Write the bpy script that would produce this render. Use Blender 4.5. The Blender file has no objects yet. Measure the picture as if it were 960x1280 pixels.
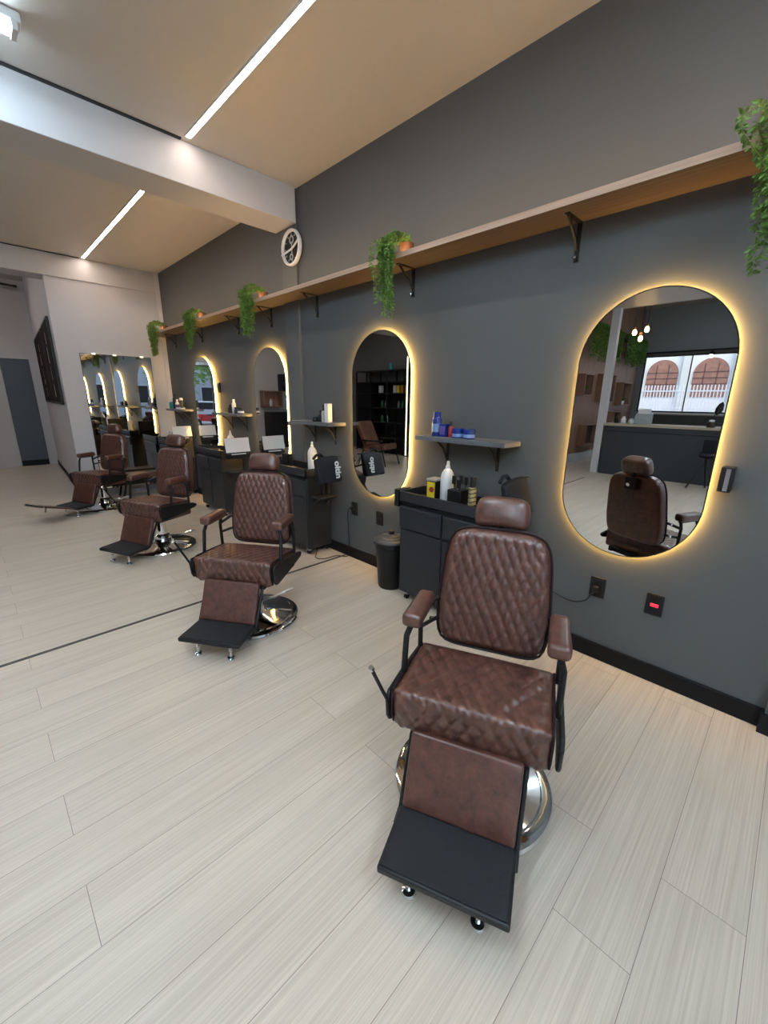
import bpy, math, random
import numpy as np
from mathutils import Vector, Matrix, Euler

random.seed(7)
S = bpy.context.scene
COL = S.collection
PI = math.pi
R = math.radians

# ------------------------------------------------------------------ helpers
class MB:
    """collects shapes; build() links them as one mesh object"""
    def __init__(self):
        self.v = []; self.f = []
    def add(self, vs, fs):
        o = len(self.v)
        self.v += [tuple(map(float, p)) for p in vs]
        self.f += [tuple(i + o for i in f) for f in fs]
        return self
    def box(self, x0, x1, y0, y1, z0, z1, T=None):
        if x0 > x1: x0, x1 = x1, x0
        if y0 > y1: y0, y1 = y1, y0
        if z0 > z1: z0, z1 = z1, z0
        vs = [Vector((x, y, z)) for x in (x0, x1) for y in (y0, y1) for z in (z0, z1)]
        if T is not None: vs = [T @ p for p in vs]
        return self.add(vs, [(0, 1, 3, 2), (4, 6, 7, 5), (0, 4, 5, 1), (2, 3, 7, 6), (0, 2, 6, 4), (1, 5, 7, 3)])
    def tube(self, pts, r, n=10, cap=True, closed=False):
        pts = [Vector(p) for p in pts]
        rs = r if isinstance(r, (list, tuple)) else [r] * len(pts)
        m = len(pts); rings = []
        up = None
        for i, p in enumerate(pts):
            if closed: d = pts[(i + 1) % m] - pts[i - 1]
            else: d = pts[min(i + 1, m - 1)] - pts[max(i - 1, 0)]
            d.normalize()
            if up is None:
                a = Vector((0, 0, 1)) if abs(d.z) < .9 else Vector((1, 0, 0))
                up = (a - d * a.dot(d)).normalized()
            else:
                up = (up - d * up.dot(d))
                up = up.normalized() if up.length > 1e-6 else Vector((1, 0, 0))
            s = d.cross(up)
            rings.append([p + (up * math.cos(2 * PI * k / n) + s * math.sin(2 * PI * k / n)) * rs[i] for k in range(n)])
        vs = [q for ring in rings for q in ring]; fs = []
        for i in range(m if closed else m - 1):
            j = (i + 1) % m
            for k in range(n):
                l = (k + 1) % n
                fs.append((i * n + k, i * n + l, j * n + l, j * n + k))
        if cap and not closed:
            fs.append(tuple(reversed(range(n)))); fs.append(tuple((m - 1) * n + k for k in range(n)))
        return self.add(vs, fs)
    def lathe(self, prof, n=32, T=None, closed_loop=False):
        vs = []; fs = []
        for (r, z) in prof:
            for k in range(n):
                a = 2 * PI * k / n
                vs.append(Vector((r * math.cos(a), r * math.sin(a), z)))
        m = len(prof)
        for i in range(m if closed_loop else m - 1):
            j = (i + 1) % m
            for k in range(n):
                l = (k + 1) % n
                fs.append((i * n + k, i * n + l, j * n + l, j * n + k))
        if not closed_loop:
            fs.append(tuple(reversed(range(n)))); fs.append(tuple((m - 1) * n + k for k in range(n)))
        if T is not None: vs = [T @ p for p in vs]
        return self.add(vs, fs)
    def prism(self, poly, a, b, axis='x', T=None):
        """poly of 2-D points extruded from a to b along axis"""
        def P(p, t):
            return {'x': (t, p[0], p[1]), 'y': (p[0], t, p[1]), 'z': (p[0], p[1], t)}[axis]
        n = len(poly)
        vs = [Vector(P(p, a)) for p in poly] + [Vector(P(p, b)) for p in poly]
        if T is not None: vs = [T @ p for p in vs]
        fs = [tuple(range(n)), tuple(reversed(range(n, 2 * n)))]
        for i in range(n):
            j = (i + 1) % n
            fs.append((i, i + n, j + n, j))
        return self.add(vs, fs)
    def ring(self, outer, inner, a, b, axis='x'):
        """a frame between two matching outlines"""
        def P(p, t):
            return {'x': (t, p[0], p[1]), 'y': (p[0], t, p[1]), 'z': (p[0], p[1], t)}[axis]
        n = len(outer)
        vs = [P(p, a) for p in outer] + [P(p, a) for p in inner] + [P(p, b) for p in outer] + [P(p, b) for p in inner]
        fs = []
        for i in range(n):
            j = (i + 1) % n
            fs += [(i, j, n + j, n + i), (2 * n + i, 3 * n + i, 3 * n + j, 2 * n + j),
                   (i, 2 * n + i, 2 * n + j, j), (n + i, n + j, 3 * n + j, 3 * n + i)]
        return self.add(vs, fs)
    def build(self, name, mat, parent=None, bev=0, seg=2, angle=35, fix=True, kind=None, smooth=True):
        me = bpy.data.meshes.new(name)
        me.from_pydata(self.v, [], self.f)
        me.materials.append(mat)
        if fix:
            import bmesh
            bm = bmesh.new(); bm.from_mesh(me)
            bmesh.ops.recalc_face_normals(bm, faces=bm.faces)
            bm.to_mesh(me); bm.free()
        if smooth:
            me.polygons.foreach_set('use_smooth', [True] * len(me.polygons))
            me.set_sharp_from_angle(angle=R(angle))
        o = bpy.data.objects.new(name, me)
        COL.objects.link(o)
        if parent is not None: o.parent = parent
        if bev:
            b = o.modifiers.new('bevel', 'BEVEL'); b.width = bev; b.segments = seg
            b.limit_method = 'ANGLE'; b.angle_limit = R(40)
        if kind: o['kind'] = kind
        return o

def rounded_box(sx, sy, sz, r, step, disp=None, warp=None):
    """box with rounded edges, as a dense grid; disp(face_dir, x, y, z) pushes along the normal, warp moves points"""
    h = np.array([sx, sy, sz]) / 2; inner = h - r
    vid = {}; vs = []; fs = []
    def coords(L):
        i = L - r
        n = max(1, int(round(2 * i / step)))
        arc = 4
        e = [-L + r * (1 - math.cos(PI / 2 * k / arc)) * 1.0 for k in range(arc)]
        a = sorted(set(e))
        mid = list(np.linspace(-i, i, n + 1))
        return a + mid + [-q for q in reversed(a)]
    for ax in range(3):
        u, w = [(1, 2), (2, 0), (0, 1)][ax]
        cu, cw = coords(h[u]), coords(h[w])
        for sgn in (-1, 1):
            ids = []
            for a in cu:
                row = []
                for b in cw:
                    p = np.zeros(3); p[ax] = sgn * h[ax]; p[u] = a; p[w] = b
                    key = (round(p[0], 5), round(p[1], 5), round(p[2], 5))
                    if key not in vid:
                        c = np.clip(p, -inner, inner); d = p - c
                        nn = d / (np.linalg.norm(d) + 1e-12)
                        q = c + nn * r
                        if disp is not None:
                            q = q + nn * disp(nn, q)
                        if warp is not None: q = warp(q)
                        vid[key] = len(vs); vs.append(q)
                    row.append(vid[key])
                ids.append(row)
            for i in range(len(cu) - 1):
                for j in range(len(cw) - 1):
                    f = (ids[i][j], ids[i + 1][j], ids[i + 1][j + 1], ids[i][j + 1])
                    fs.append(f if sgn > 0 else tuple(reversed(f)))
    return vs, fs

def tag(o, label, cat, group=None):
    o['label'] = label; o['category'] = cat
    if group: o['group'] = group
    return o

def thing(name, label, cat, loc=(0, 0, 0), rz=0, group=None):
    o = bpy.data.objects.new(name, None); COL.objects.link(o)
    o.empty_display_size = .05
    o.location = loc; o.rotation_euler = (0, 0, rz)
    return tag(o, label, cat, group)

def dup(root, loc, rz, label, group=None):
    def cp(o, parent):
        c = o.copy(); COL.objects.link(c)
        if parent is not None: c.parent = parent
        for ch in list(o.children): cp(ch, c)
        return c
    r = cp(root, None)
    r.location = loc; r.rotation_euler = (0, 0, rz); r['label'] = label
    if group: r['group'] = group
    return r

def stadium(cy, cz, w, h, n=28):
    r = w / 2; k = h / 2 - r; pts = []
    for i in range(n + 1):
        a = PI * i / n
        pts.append((cy + r * math.cos(a), cz + k + r * math.sin(a)))
    for i in range(n + 1):
        a = PI + PI * i / n
        pts.append((cy + r * math.cos(a), cz - k + r * math.sin(a)))
    return pts

# ------------------------------------------------------------------ materials
MATS = {}
def mat(name, col, rough=.5, metal=0, emit=None, es=0, spec=None, noise=None, bump=None, coat=0):
    if name in MATS: return MATS[name]
    m = bpy.data.materials.new(name); m.use_nodes = True
    nt = m.node_tree; b = nt.nodes['Principled BSDF']
    b.inputs['Base Color'].default_value = (*col, 1)
    b.inputs['Roughness'].default_value = rough
    b.inputs['Metallic'].default_value = metal
    if spec is not None: b.inputs['Specular IOR Level'].default_value = spec
    if coat: b.inputs['Coat Weight'].default_value = coat
    if emit:
        b.inputs['Emission Color'].default_value = (*emit, 1)
        b.inputs['Emission Strength'].default_value = es
    if noise or bump:
        tc = nt.nodes.new('ShaderNodeTexCoord')
        nz = nt.nodes.new('ShaderNodeTexNoise')
        nz.inputs['Scale'].default_value = (noise or bump)[0]
        nz.inputs['Detail'].default_value = 5
        nt.links.new(tc.outputs['Object'], nz.inputs['Vector'])
        if noise:
            cr = nt.nodes.new('ShaderNodeValToRGB')
            k = noise[1]
            cr.color_ramp.elements[0].position = .3; cr.color_ramp.elements[1].position = .72
            cr.color_ramp.elements[0].color = (*[c * (1 - k) for c in col], 1)
            cr.color_ramp.elements[1].color = (*[min(1, c * (1 + k)) for c in col], 1)
            nt.links.new(nz.outputs['Fac'], cr.inputs['Fac'])
            nt.links.new(cr.outputs['Color'], b.inputs['Base Color'])
        if bump:
            n2 = nz
            if noise:
                n2 = nt.nodes.new('ShaderNodeTexNoise'); n2.inputs['Scale'].default_value = bump[0]
                nt.links.new(tc.outputs['Object'], n2.inputs['Vector'])
            bp = nt.nodes.new('ShaderNodeBump'); bp.inputs['Strength'].default_value = bump[1]
            bp.inputs['Distance'].default_value = .01
            nt.links.new(n2.outputs['Fac'], bp.inputs['Height'])
            nt.links.new(bp.outputs['Normal'], b.inputs['Normal'])
    MATS[name] = m
    return m

def wood_mat(name, c0, c1, axis=0, scale=6, rough=.45, stretch=14, slat=None):
    """long grained board; grain runs along the given axis"""
    m = bpy.data.materials.new(name); m.use_nodes = True
    nt = m.node_tree; b = nt.nodes['Principled BSDF']; b.inputs['Roughness'].default_value = rough
    tc = nt.nodes.new('ShaderNodeTexCoord'); mp = nt.nodes.new('ShaderNodeMapping')
    sc = [scale * stretch] * 3; sc[axis] = scale * .25
    mp.inputs['Scale'].default_value = sc
    nz = nt.nodes.new('ShaderNodeTexNoise'); nz.inputs['Scale'].default_value = 1; nz.inputs['Detail'].default_value = 6
    cr = nt.nodes.new('ShaderNodeValToRGB')
    cr.color_ramp.elements[0].position = .3; cr.color_ramp.elements[1].position = .7
    cr.color_ramp.elements[0].color = (*c0, 1); cr.color_ramp.elements[1].color = (*c1, 1)
    nt.links.new(tc.outputs['Object'], mp.inputs['Vector']); nt.links.new(mp.outputs['Vector'], nz.inputs['Vector'])
    nt.links.new(nz.outputs['Fac'], cr.inputs['Fac']); nt.links.new(cr.outputs['Color'], b.inputs['Base Color'])
    MATS[name] = m
    return m

def floor_mat():
    m = bpy.data.materials.new('plank_floor'); m.use_nodes = True
    nt = m.node_tree; N = nt.nodes; L = nt.links; b = N['Principled BSDF']
    tc = N.new('ShaderNodeTexCoord')
    mp = N.new('ShaderNodeMapping'); mp.inputs['Location'].default_value = (.0, -.042, 0)
    L.new(tc.outputs['Object'], mp.inputs['Vector'])
    br = N.new('ShaderNodeTexBrick'); br.offset = .25; br.offset_frequency = 2
    br.inputs['Scale'].default_value = 1; br.inputs['Brick Width'].default_value = 1.34
    br.inputs['Row Height'].default_value = .2135; br.inputs['Mortar Size'].default_value = .0011
    br.inputs['Mortar Smooth'].default_value = .3; br.inputs['Bias'].default_value = 0
    br.inputs['Color1'].default_value = (.0, .0, .0, 1); br.inputs['Color2'].default_value = (1, 1, 1, 1)
    br.inputs['Mortar'].default_value = (.5, .5, .5, 1)
    L.new(mp.outputs['Vector'], br.inputs['Vector'])
    # streaky grain along x, shifted plank by plank
    sep = N.new('ShaderNodeVectorMath'); sep.operation = 'MULTIPLY'; sep.inputs[1].default_value = (1.6, 165, 1)
    add = N.new('ShaderNodeVectorMath'); add.operation = 'ADD'
    off = N.new('ShaderNodeVectorMath'); off.operation = 'SCALE'; off.inputs['Scale'].default_value = 40
    L.new(br.outputs['Color'], off.inputs[0])
    L.new(tc.outputs['Object'], sep.inputs[0]); L.new(sep.outputs['Vector'], add.inputs[0]); L.new(off.outputs['Vector'], add.inputs[1])
    n1 = N.new('ShaderNodeTexNoise'); n1.inputs['Scale'].default_value = 1; n1.inputs['Detail'].default_value = 5; n1.inputs['Roughness'].default_value = .65
    L.new(add.outputs['Vector'], n1.inputs['Vector'])
    cr = N.new('ShaderNodeValToRGB'); e = cr.color_ramp.elements
    e[0].position = .28; e[0].color = (.52, .445, .365, 1)
    e[1].position = .62; e[1].color = (.68, .60, .51, 1)
    L.new(n1.outputs['Fac'], cr.inputs['Fac'])
    n2 = N.new('ShaderNodeTexNoise'); n2.inputs['Scale'].default_value = 1; n2.inputs['Detail'].default_value = 2
    s2 = N.new('ShaderNodeVectorMath'); s2.operation = 'MULTIPLY'; s2.inputs[1].default_value = (.9, 9, 1)
    a2 = N.new('ShaderNodeVectorMath'); a2.operation = 'ADD'
    L.new(tc.outputs['Object'], s2.inputs[0]); L.new(s2.outputs['Vector'], a2.inputs[0]); L.new(off.outputs['Vector'], a2.inputs[1])
    L.new(a2.outputs['Vector'], n2.inputs['Vector'])
    mr = N.new('ShaderNodeMapRange'); mr.inputs['From Min'].default_value = .3; mr.inputs['From Max'].default_value = .7
    mr.inputs['To Min'].default_value = .93; mr.inputs['To Max'].default_value = 1.05
    L.new(n2.outputs['Fac'], mr.inputs['Value'])
    mx = N.new('ShaderNodeVectorMath'); mx.operation = 'SCALE'
    L.new(cr.outputs['Color'], mx.inputs[0]); L.new(mr.outputs['Result'], mx.inputs['Scale'])
    mm = N.new('ShaderNodeMix'); mm.data_type = 'RGBA'
    L.new(br.outputs['Fac'], mm.inputs['Factor']); L.new(mx.outputs['Vector'], mm.inputs['A'])
    mm.inputs['B'].default_value = (.26, .21, .165, 1)
    L.new(mm.outputs['Result'], b.inputs['Base Color'])
    b.inputs['Roughness'].default_value = .34
    b.inputs['Specular IOR Level'].default_value = .42
    bp = N.new('ShaderNodeBump'); bp.inputs['Strength'].default_value = .12; bp.inputs['Distance'].default_value = .004
    L.new(n1.outputs['Fac'], bp.inputs['Height']); L.new(bp.outputs['Normal'], b.inputs['Normal'])
    return m

def leather_mat():
    m = bpy.data.materials.new('brown_leather'); m.use_nodes = True
    nt = m.node_tree; N = nt.nodes; L = nt.links; b = N['Principled BSDF']
    tc = N.new('ShaderNodeTexCoord')
    n1 = N.new('ShaderNodeTexNoise'); n1.inputs['Scale'].default_value = 22; n1.inputs['Detail'].default_value = 7; n1.inputs['Roughness'].default_value = .7
    L.new(tc.outputs['Object'], n1.inputs['Vector'])
    cr = N.new('ShaderNodeValToRGB'); e = cr.color_ramp.elements
    e[0].position = .32; e[0].color = (.042, .0155, .0115, 1)
    e[1].position = .68; e[1].color = (.130, .050, .035, 1)
    L.new(n1.outputs['Fac'], cr.inputs['Fac']); L.new(cr.outputs['Color'], b.inputs['Base Color'])
    b.inputs['Roughness'].default_value = .31
    b.inputs['Specular IOR Level'].default_value = .6
    b.inputs['Coat Weight'].default_value = .2; b.inputs['Coat Roughness'].default_value = .24
    n2 = N.new('ShaderNodeTexVoronoi'); n2.inputs['Scale'].default_value = 420
    L.new(tc.outputs['Object'], n2.inputs['Vector'])
    bp = N.new('ShaderNodeBump'); bp.inputs['Strength'].default_value = .18; bp.inputs['Distance'].default_value = .001
    L.new(n2.outputs['Distance'], bp.inputs['Height']); L.new(bp.outputs['Normal'], b.inputs['Normal'])
    return m

def ceiling_mat():
    m = bpy.data.materials.new('ceiling_panels'); m.use_nodes = True
    nt = m.node_tree; N = nt.nodes; L = nt.links; b = N['Principled BSDF']
    b.inputs['Base Color'].default_value = (.61, .575, .535, 1)
    b.inputs['Roughness'].default_value = .42
    tc = N.new('ShaderNodeTexCoord')
    wv = N.new('ShaderNodeTexWave'); wv.wave_type = 'BANDS'; wv.bands_direction = 'Y'
    wv.inputs['Scale'].default_value = 2 * PI / (20 * .27); wv.inputs['Distortion'].default_value = 0
    L.new(tc.outputs['Object'], wv.inputs['Vector'])
    bp = N.new('ShaderNodeBump'); bp.inputs['Strength'].default_value = .12; bp.inputs['Distance'].default_value = .01
    L.new(wv.outputs['Fac'], bp.inputs['Height']); L.new(bp.outputs['Normal'], b.inputs['Normal'])
    return m

def slat_mat():
    """brown timber boards with upright joints"""
    m = bpy.data.materials.new('timber_boards'); m.use_nodes = True
    nt = m.node_tree; N = nt.nodes; L = nt.links; b = N['Principled BSDF']
    tc = N.new('ShaderNodeTexCoord'); mp = N.new('ShaderNodeMapping'); mp.inputs['Scale'].default_value = (30, 30, 1.5)
    L.new(tc.outputs['Object'], mp.inputs['Vector'])
    nz = N.new('ShaderNodeTexNoise'); nz.inputs['Scale'].default_value = 1; nz.inputs['Detail'].default_value = 4
    L.new(mp.outputs['Vector'], nz.inputs['Vector'])
    cr = N.new('ShaderNodeValToRGB'); cr.color_ramp.elements[0].position = .3; cr.color_ramp.elements[1].position = .7
    cr.color_ramp.elements[0].color = (.17, .085, .05, 1); cr.color_ramp.elements[1].color = (.34, .19, .125, 1)
    L.new(nz.outputs['Fac'], cr.inputs['Fac']); L.new(cr.outputs['Color'], b.inputs['Base Color'])
    b.inputs['Roughness'].default_value = .5
    return m

M_WALL = mat('dark_grey_paint', (.086, .092, .096), .62, bump=(60, .05))
M_PILLAR = mat('grey_pilaster_paint', (.105, .110, .112), .62, bump=(60, .05))
M_WHITE = mat('pale_grey_paint', (.56, .56, .60), .7, bump=(50, .04))
M_BEAM = mat('white_beam_paint', (.58, .575, .60), .6)
M_CEIL = ceiling_mat()
M_FLOOR = floor_mat()
M_BASE = mat('black_baseboard', (.0045, .005, .0065), .5, spec=.2)
M_LEATHER = leather_mat()
M_LDARK = mat('dark_leather_piping', (.016, .008, .010), .6, spec=.2)
M_BLACK = mat('black_metal', (.007, .007, .008), .45, spec=.3)
M_RUBBER = mat('black_rubber', (.010, .011, .014), .6, spec=.3, bump=(250, .2))
M_PLATE = mat('footplate_black', (.008, .009, .011), .45, spec=.35)
M_CHROME = mat('chrome', (.78, .80, .82), .07, 1)
M_STEEL = mat('brushed_steel', (.55, .56, .58), .28, 1)
M_MIRROR = mat('mirror_glass', (.80, .81, .80), .0, 1)
M_STATION = mat('charcoal_laminate', (.013, .0155, .020), .5, noise=(40, .12))
M_STATION2 = mat('charcoal_drawer', (.015, .018, .024), .48, noise=(40, .12))
M_TRAY = mat('black_tray', (.008, .008, .010), .45, spec=.3)
M_SHELFG = mat('grey_laminate', (.105, .115, .132), .5, noise=(50, .1))
M_WOOD = wood_mat('oak_laminate', (.075, .050, .035), (.140, .097, .070), axis=1, scale=4)
M_WOODLIT = wood_mat('oak_lit_edge', (.33, .225, .165), (.46, .34, .265), axis=1, scale=4)  # same oak made paler: the light on its front is in the colour
M_WARM = mat('warm_led', (1, .8, .5), .5, emit=(1, .56, .14), es=80)
M_LED = mat('white_led', (1, 1, 1), .5, emit=(1, .82, .68), es=26)
M_TUBEFILL = mat('cool_fill_tube', (1, 1, 1), .5, emit=(.70, .87, 1), es=80)
M_TUBEREAR = mat('rear_fill_tube', (1, 1, 1), .5, emit=(1, .88, .80), es=34)
M_TUBE = mat('cool_tube', (1, 1, 1), .5, emit=(.66, .86, 1), es=30)
M_WHITEP = mat('white_plastic', (.75, .77, .80), .35)
M_BLACKP = mat('black_plastic', (.009, .009, .010), .4, spec=.35)
M_BLUE = mat('blue_plastic', (.012, .035, .22), .25)
M_BLUEL = mat('pale_blue_label', (.22, .34, .62), .4)
M_RED = mat('red_plastic', (.35, .03, .03), .3)
M_TEAL = mat('teal_plastic', (.015, .24, .24), .3)
M_YELLOW = mat('yellow_label', (.75, .60, .03), .45)
M_GOLD = mat('gold_print', (.42, .36, .17), .35, .5)
M_PURPLE = mat('purple_label', (.10, .07, .25), .4)
M_PAPER = mat('white_paper', (.80, .83, .88), .6)
M_BAG = mat('black_nylon', (.008, .009, .014), .6, spec=.25, bump=(120, .25))
M_TEXT = mat('white_print', (.8, .82, .85), .5)
M_TERRA = mat('rust_pot', (.12, .05, .022), .6, noise=(30, .3))
M_DARKP = mat('dark_pot', (.05, .03, .022), .6)
def leaf_mat(name, c):
    m = mat(name, c, .5, noise=(25, .45))
    b = m.node_tree.nodes['Principled BSDF']
    b.inputs['Subsurface Weight'].default_value = .0
    return m
M_LEAF = leaf_mat('fern_leaf', (.105, .225, .035))
M_STEM = mat('fern_stem', (.13, .17, .04), .6)
M_BIN = mat('bin_plastic', (.007, .007, .008), .45, spec=.3)
M_BINLID = mat('bin_lid_plastic', (.06, .062, .066), .38)

# ------------------------------------------------------------------ the setting
XW = 2.445           # right wall
def struct(name, mb, m, **k):
    return mb.build(name, m, kind='structure', **k)

XL = -10.5; XS = -4.9; ZH = 4.2; YN = -3.0; YF = 11.8; ZC = 3.30
struct('floor', MB().box(XL - .2, XW + .2, YN - .2, YF + .2, -.12, 0), M_FLOOR)
struct('wall_right', MB().box(XW, XW + .15, YN, YF, 0, 3.75), M_WALL)
struct('ceiling', MB().box(XS, XW, YN, 7.46, ZC, ZC + .08), M_CEIL)
struct('ceiling_high', MB().box(XL, XS, YN, 4.3, ZH, ZH + .08), mat('high_ceiling_paint', (.50, .45, .42), .7))
struct('wall_step', MB().box(XS - .05, XS, YN, 4.3, ZC, ZH), M_WHITE)
struct('ceiling_rear', MB().box(-4.1, XW, 7.46, YF, 3.72, 3.80), mat('rear_ceiling_paint', (.5, .48, .47), .7))
# floor joint: a dark expansion strip across the planks at the second pilaster
struct('trim_1', MB().box(-3.9, XW - .02, 2.957, 2.982, 0, .0025), mat('floor_joint', (.05, .042, .035), .5))
# pilasters against the right wall
PIL = [(-.40, -.13), (3.62, 3.86)]
for i, (a, b) in enumerate(PIL):
    struct('trim_%d' % (i + 2), MB().box(XW - .022 - .02 * (i == 0), XW, a, b, 0, ZC), M_PILLAR)
struct('trim_4', MB().box(XW - .06, XW, 7.385, 7.42, 0, ZC), mat('corner_paint', (.70, .68, .70), .6))
# beams
struct('trim_5', MB().box(XS, XW - .022, 3.60, 3.95, 3.02, ZC), M_BEAM, bev=.004)
struct('trim_6', MB().box(-3.95, XW, 7.40, 7.75, 3.02, 3.72), M_BEAM, bev=.004)
# rear block: end wall that carries the big mirror, its side runs back at a slant
struct('wall_rear', MB().prism([(1.03, 7.42), (XW, 7.42), (XW, 11.75), (1.28, 11.75)], 0, 3.72, 'z'), M_WHITE)
# far wall with a doorway (dark panel) and a street opening
far = MB()
far.box(-1.55, .66, YF, YF + .15, 0, 3.75)
far.box(.66, 1.13, YF, YF + .15, 2.22, 3.75)
far.box(1.13, 1.40, YF, YF + .15, 0, 3.75)
far.box(-4.2, -1.55, YF, YF + .15, 0, 3.75)
struct('wall_far', far, mat('far_wall_paint', (.50, .485, .49), .7))
d = MB().box(.66, 1.13, YF + .03, YF + .10, .12, 2.22).build('door_1', mat('slate_blue_paint', (.07, .085, .105), .5), kind='structure')
struct('baseboard_far', MB().box(.66, 1.13, YF + .025, YF + .11, 0, .12), M_BASE)
# left walls: cabinet wall, timber wall, street window wall
struct('wall_left', MB().box(-4.1, -3.95, 4.12, YF, 0, 3.72), mat('left_wall_paint', (.14, .145, .15), .6))
wl = MB()
wl.box(XL - .15, XL, -2.0, 4.3, 0, 1.20); wl.box(XL - .15, XL, -2.0, 4.3, 2.86, ZH)
wl.box(XL - .15, XL, 3.94, 4.3, 1.20, 2.86); wl.box(XL - .15, XL, YN, -2.0, 0, ZH)
struct('wall_street', wl, mat('street_wall_paint', (.26, .26, .265), .7))
struct('wall_timber', MB().box(XL, -3.95, 4.10, 4.25, 0, ZH), slat_mat())
struct('baseboard_timber', MB().box(XL, -4.1, 4.06, 4.10, 0, .20), mat('white_skirting', (.5, .5, .5), .5))
# wall behind the photographer: one wide shop window
wn = MB()
wn.box(XL, -6.9, YN - .15, YN, 0, ZH); wn.box(1.6, XW, YN - .15, YN, 0, 3.35)
wn.box(-6.9, 1.6, YN - .15, YN, 2.75, ZH); wn.box(-6.9, 1.6, YN - .15, YN, 0, .25)
struct('wall_near', wn, M_WHITE)
# baseboards on the right wall
bb = MB()
bb.box(XW - .016, XW, -.13, 3.62, 0, .10); bb.box(XW - .016, XW, 3.86, 7.42, 0, .10)
struct('baseboard_right', bb, M_BASE, bev=.003)
bb = MB().box(XW - .062, XW, -.42, -.118, 0, .10); bb.box(XW - .04, XW, 3.60, 3.88, 0, .10)
struct('baseboard_pilaster', bb, M_BASE, bev=.003)
sl = MB(); sl.prism([(1.022, 7.5), (1.03, 7.5), (1.278, 11.75), (1.27, 11.75)], 0, .10, 'z')
struct('baseboard_slant', sl, M_BASE)

# windows
M_GLASS = bpy.data.materials.new('window_glass'); M_GLASS.use_nodes = True
_b = M_GLASS.node_tree.nodes['Principled BSDF']
_b.inputs['Base Color'].default_value = (1, 1, 1, 1); _b.inputs['Roughness'].default_value = 0
_b.inputs['Transmission Weight'].default_value = 1; _b.inputs['IOR'].default_value = 1.02
M_WFRAME = mat('black_aluminium', (.012, .012, .013), .4)
def window(name, axis, at, a, b, z0, z1, mull, frame=.035):
    w = bpy.data.objects.new(name, None); COL.objects.link(w); w['kind'] = 'structure'
    f = MB()
    def bar(p0, p1, q0, q1):
        if axis == 'x': f.box(at - .03, at + .03, p0, p1, q0, q1)
        else: f.box(p0, p1, at - .03, at + .03, q0, q1)
    bar(a, b, z0, z0 + frame); bar(a, b, z1 - frame, z1); bar(a, a + frame, z0, z1); bar(b - frame, b, z0, z1)
    for m in mull: bar(m - .012, m + .012, z0, z1)
    f.build('window_frame', M_WFRAME, w)
    g = MB()
    if axis == 'x': g.box(at - .003, at + .003, a + .01, b - .01, z0 + .01, z1 - .01)
    else: g.box(a + .01, b - .01, at - .003, at + .003, z0 + .01, z1 - .01)
    g.build('window_pane', M_GLASS, w)
window('window_1', 'x', XL - .07, -2.0, 3.94, 1.20, 2.86, [.2, 1.35, 2.72])
window('window_2', 'y', YN - .07, -6.9, 1.6, .25, 2.75, [-4.8, -2.7, -.6])

# ------------------------------------------------------------------ ceiling lights
def linear_light(label, x, y0, y1):
    t = thing('linear_light', label, 'ceiling light', (x, (y0 + y1) / 2, ZC), 0, 'linear ceiling lights')
    h = (y1 - y0) / 2
    f = MB(); f.box(-.026, -.018, -h, h, -.006, 0); f.box(.018, .026, -h, h, -.006, 0)
    f.build('housing', M_BEAM, t)
    MB().box(-.018, .018, -h, h, -.004, -.001).build('diffuser', M_LED, t)
linear_light('long white linear light in the nearest ceiling bay, ending at the deep white beam', 1.487, -.05, 3.53)
linear_light('shorter looking white linear light in the far ceiling bay beyond the deep beam', 1.495, 3.98, 7.33)
linear_light('added white linear light over the middle of the shop, outside the photograph to the left', -2.3, .3, 3.55)  # unseen light, added to brighten the floor
for (x0, x1, y, lab) in ((.30, 1.455, 3.585, 'black ceiling channel running along the deep white beam'),
                         (.30, 1.455, 7.385, 'black ceiling channel running along the far white header')):
    tag(MB().box(x0 - 4, x1, y - .017, y + .015, ZC - .006, ZC).build('ceiling_channel', M_BLACKP), lab, 'channel', 'black ceiling channels')

def tube_lamp(label, x0, x1, y, m=M_TUBE, z=ZC):
    t = thing('tube_lamp', label, 'ceiling light', (x0, y, z), 0, 'tube lamps')
    L = x1 - x0
    MB().box(0, L, -.045, .045, -.045, -.001).build('housing', M_WHITEP, t, bev=.006)
    for s in (-1, 1):
        MB().tube([(.02, s * .028, -.066), (L - .02, s * .028, -.066)], .013, 12).build('tube', m, t)
    for x in (.03, L - .03):
        MB().box(x - .012, x + .012, -.05, .05, -.085, -.04).build('lamp_holder', M_WHITEP, t, bev=.003)
tube_lamp('cool white double tube lamp on the ceiling at the upper left corner of the photograph', -.70, .535, 3.14)
tube_lamp('added cool white double tube lamp overhead behind the photographer, left of the nearest linear light', -1.5, .40, .9, M_TUBEFILL)  # unseen lamp added as cool fill for the floor
tube_lamp('added cool white double tube lamp over the entrance behind the photographer', -.6, 1.75, -1.3, M_TUBEFILL)  # added out of view to lift the foreground floor
tube_lamp('added cool white double tube lamp over the entrance, farther from the dark wall', -3.2, -1.2, -1.3, M_TUBEFILL)  # another added fill lamp, out of view
tube_lamp('added cool white tube lamp under the high rear ceiling near the far doorway', -1.6, .3, 9.6, M_TUBEREAR, 3.72)  # unseen, added to lighten the far wall
tube_lamp('added cool white tube lamp under the high ceiling behind the reception desk', -8.6, -6.6, 1.0, M_TUBEFILL, 4.2)  # added fill lamp on the unseen left side of the shop
tube_lamp('cool white tube lamp in the far bay, just past the left edge of the photograph', -1.1, .38, 5.4)

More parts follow.
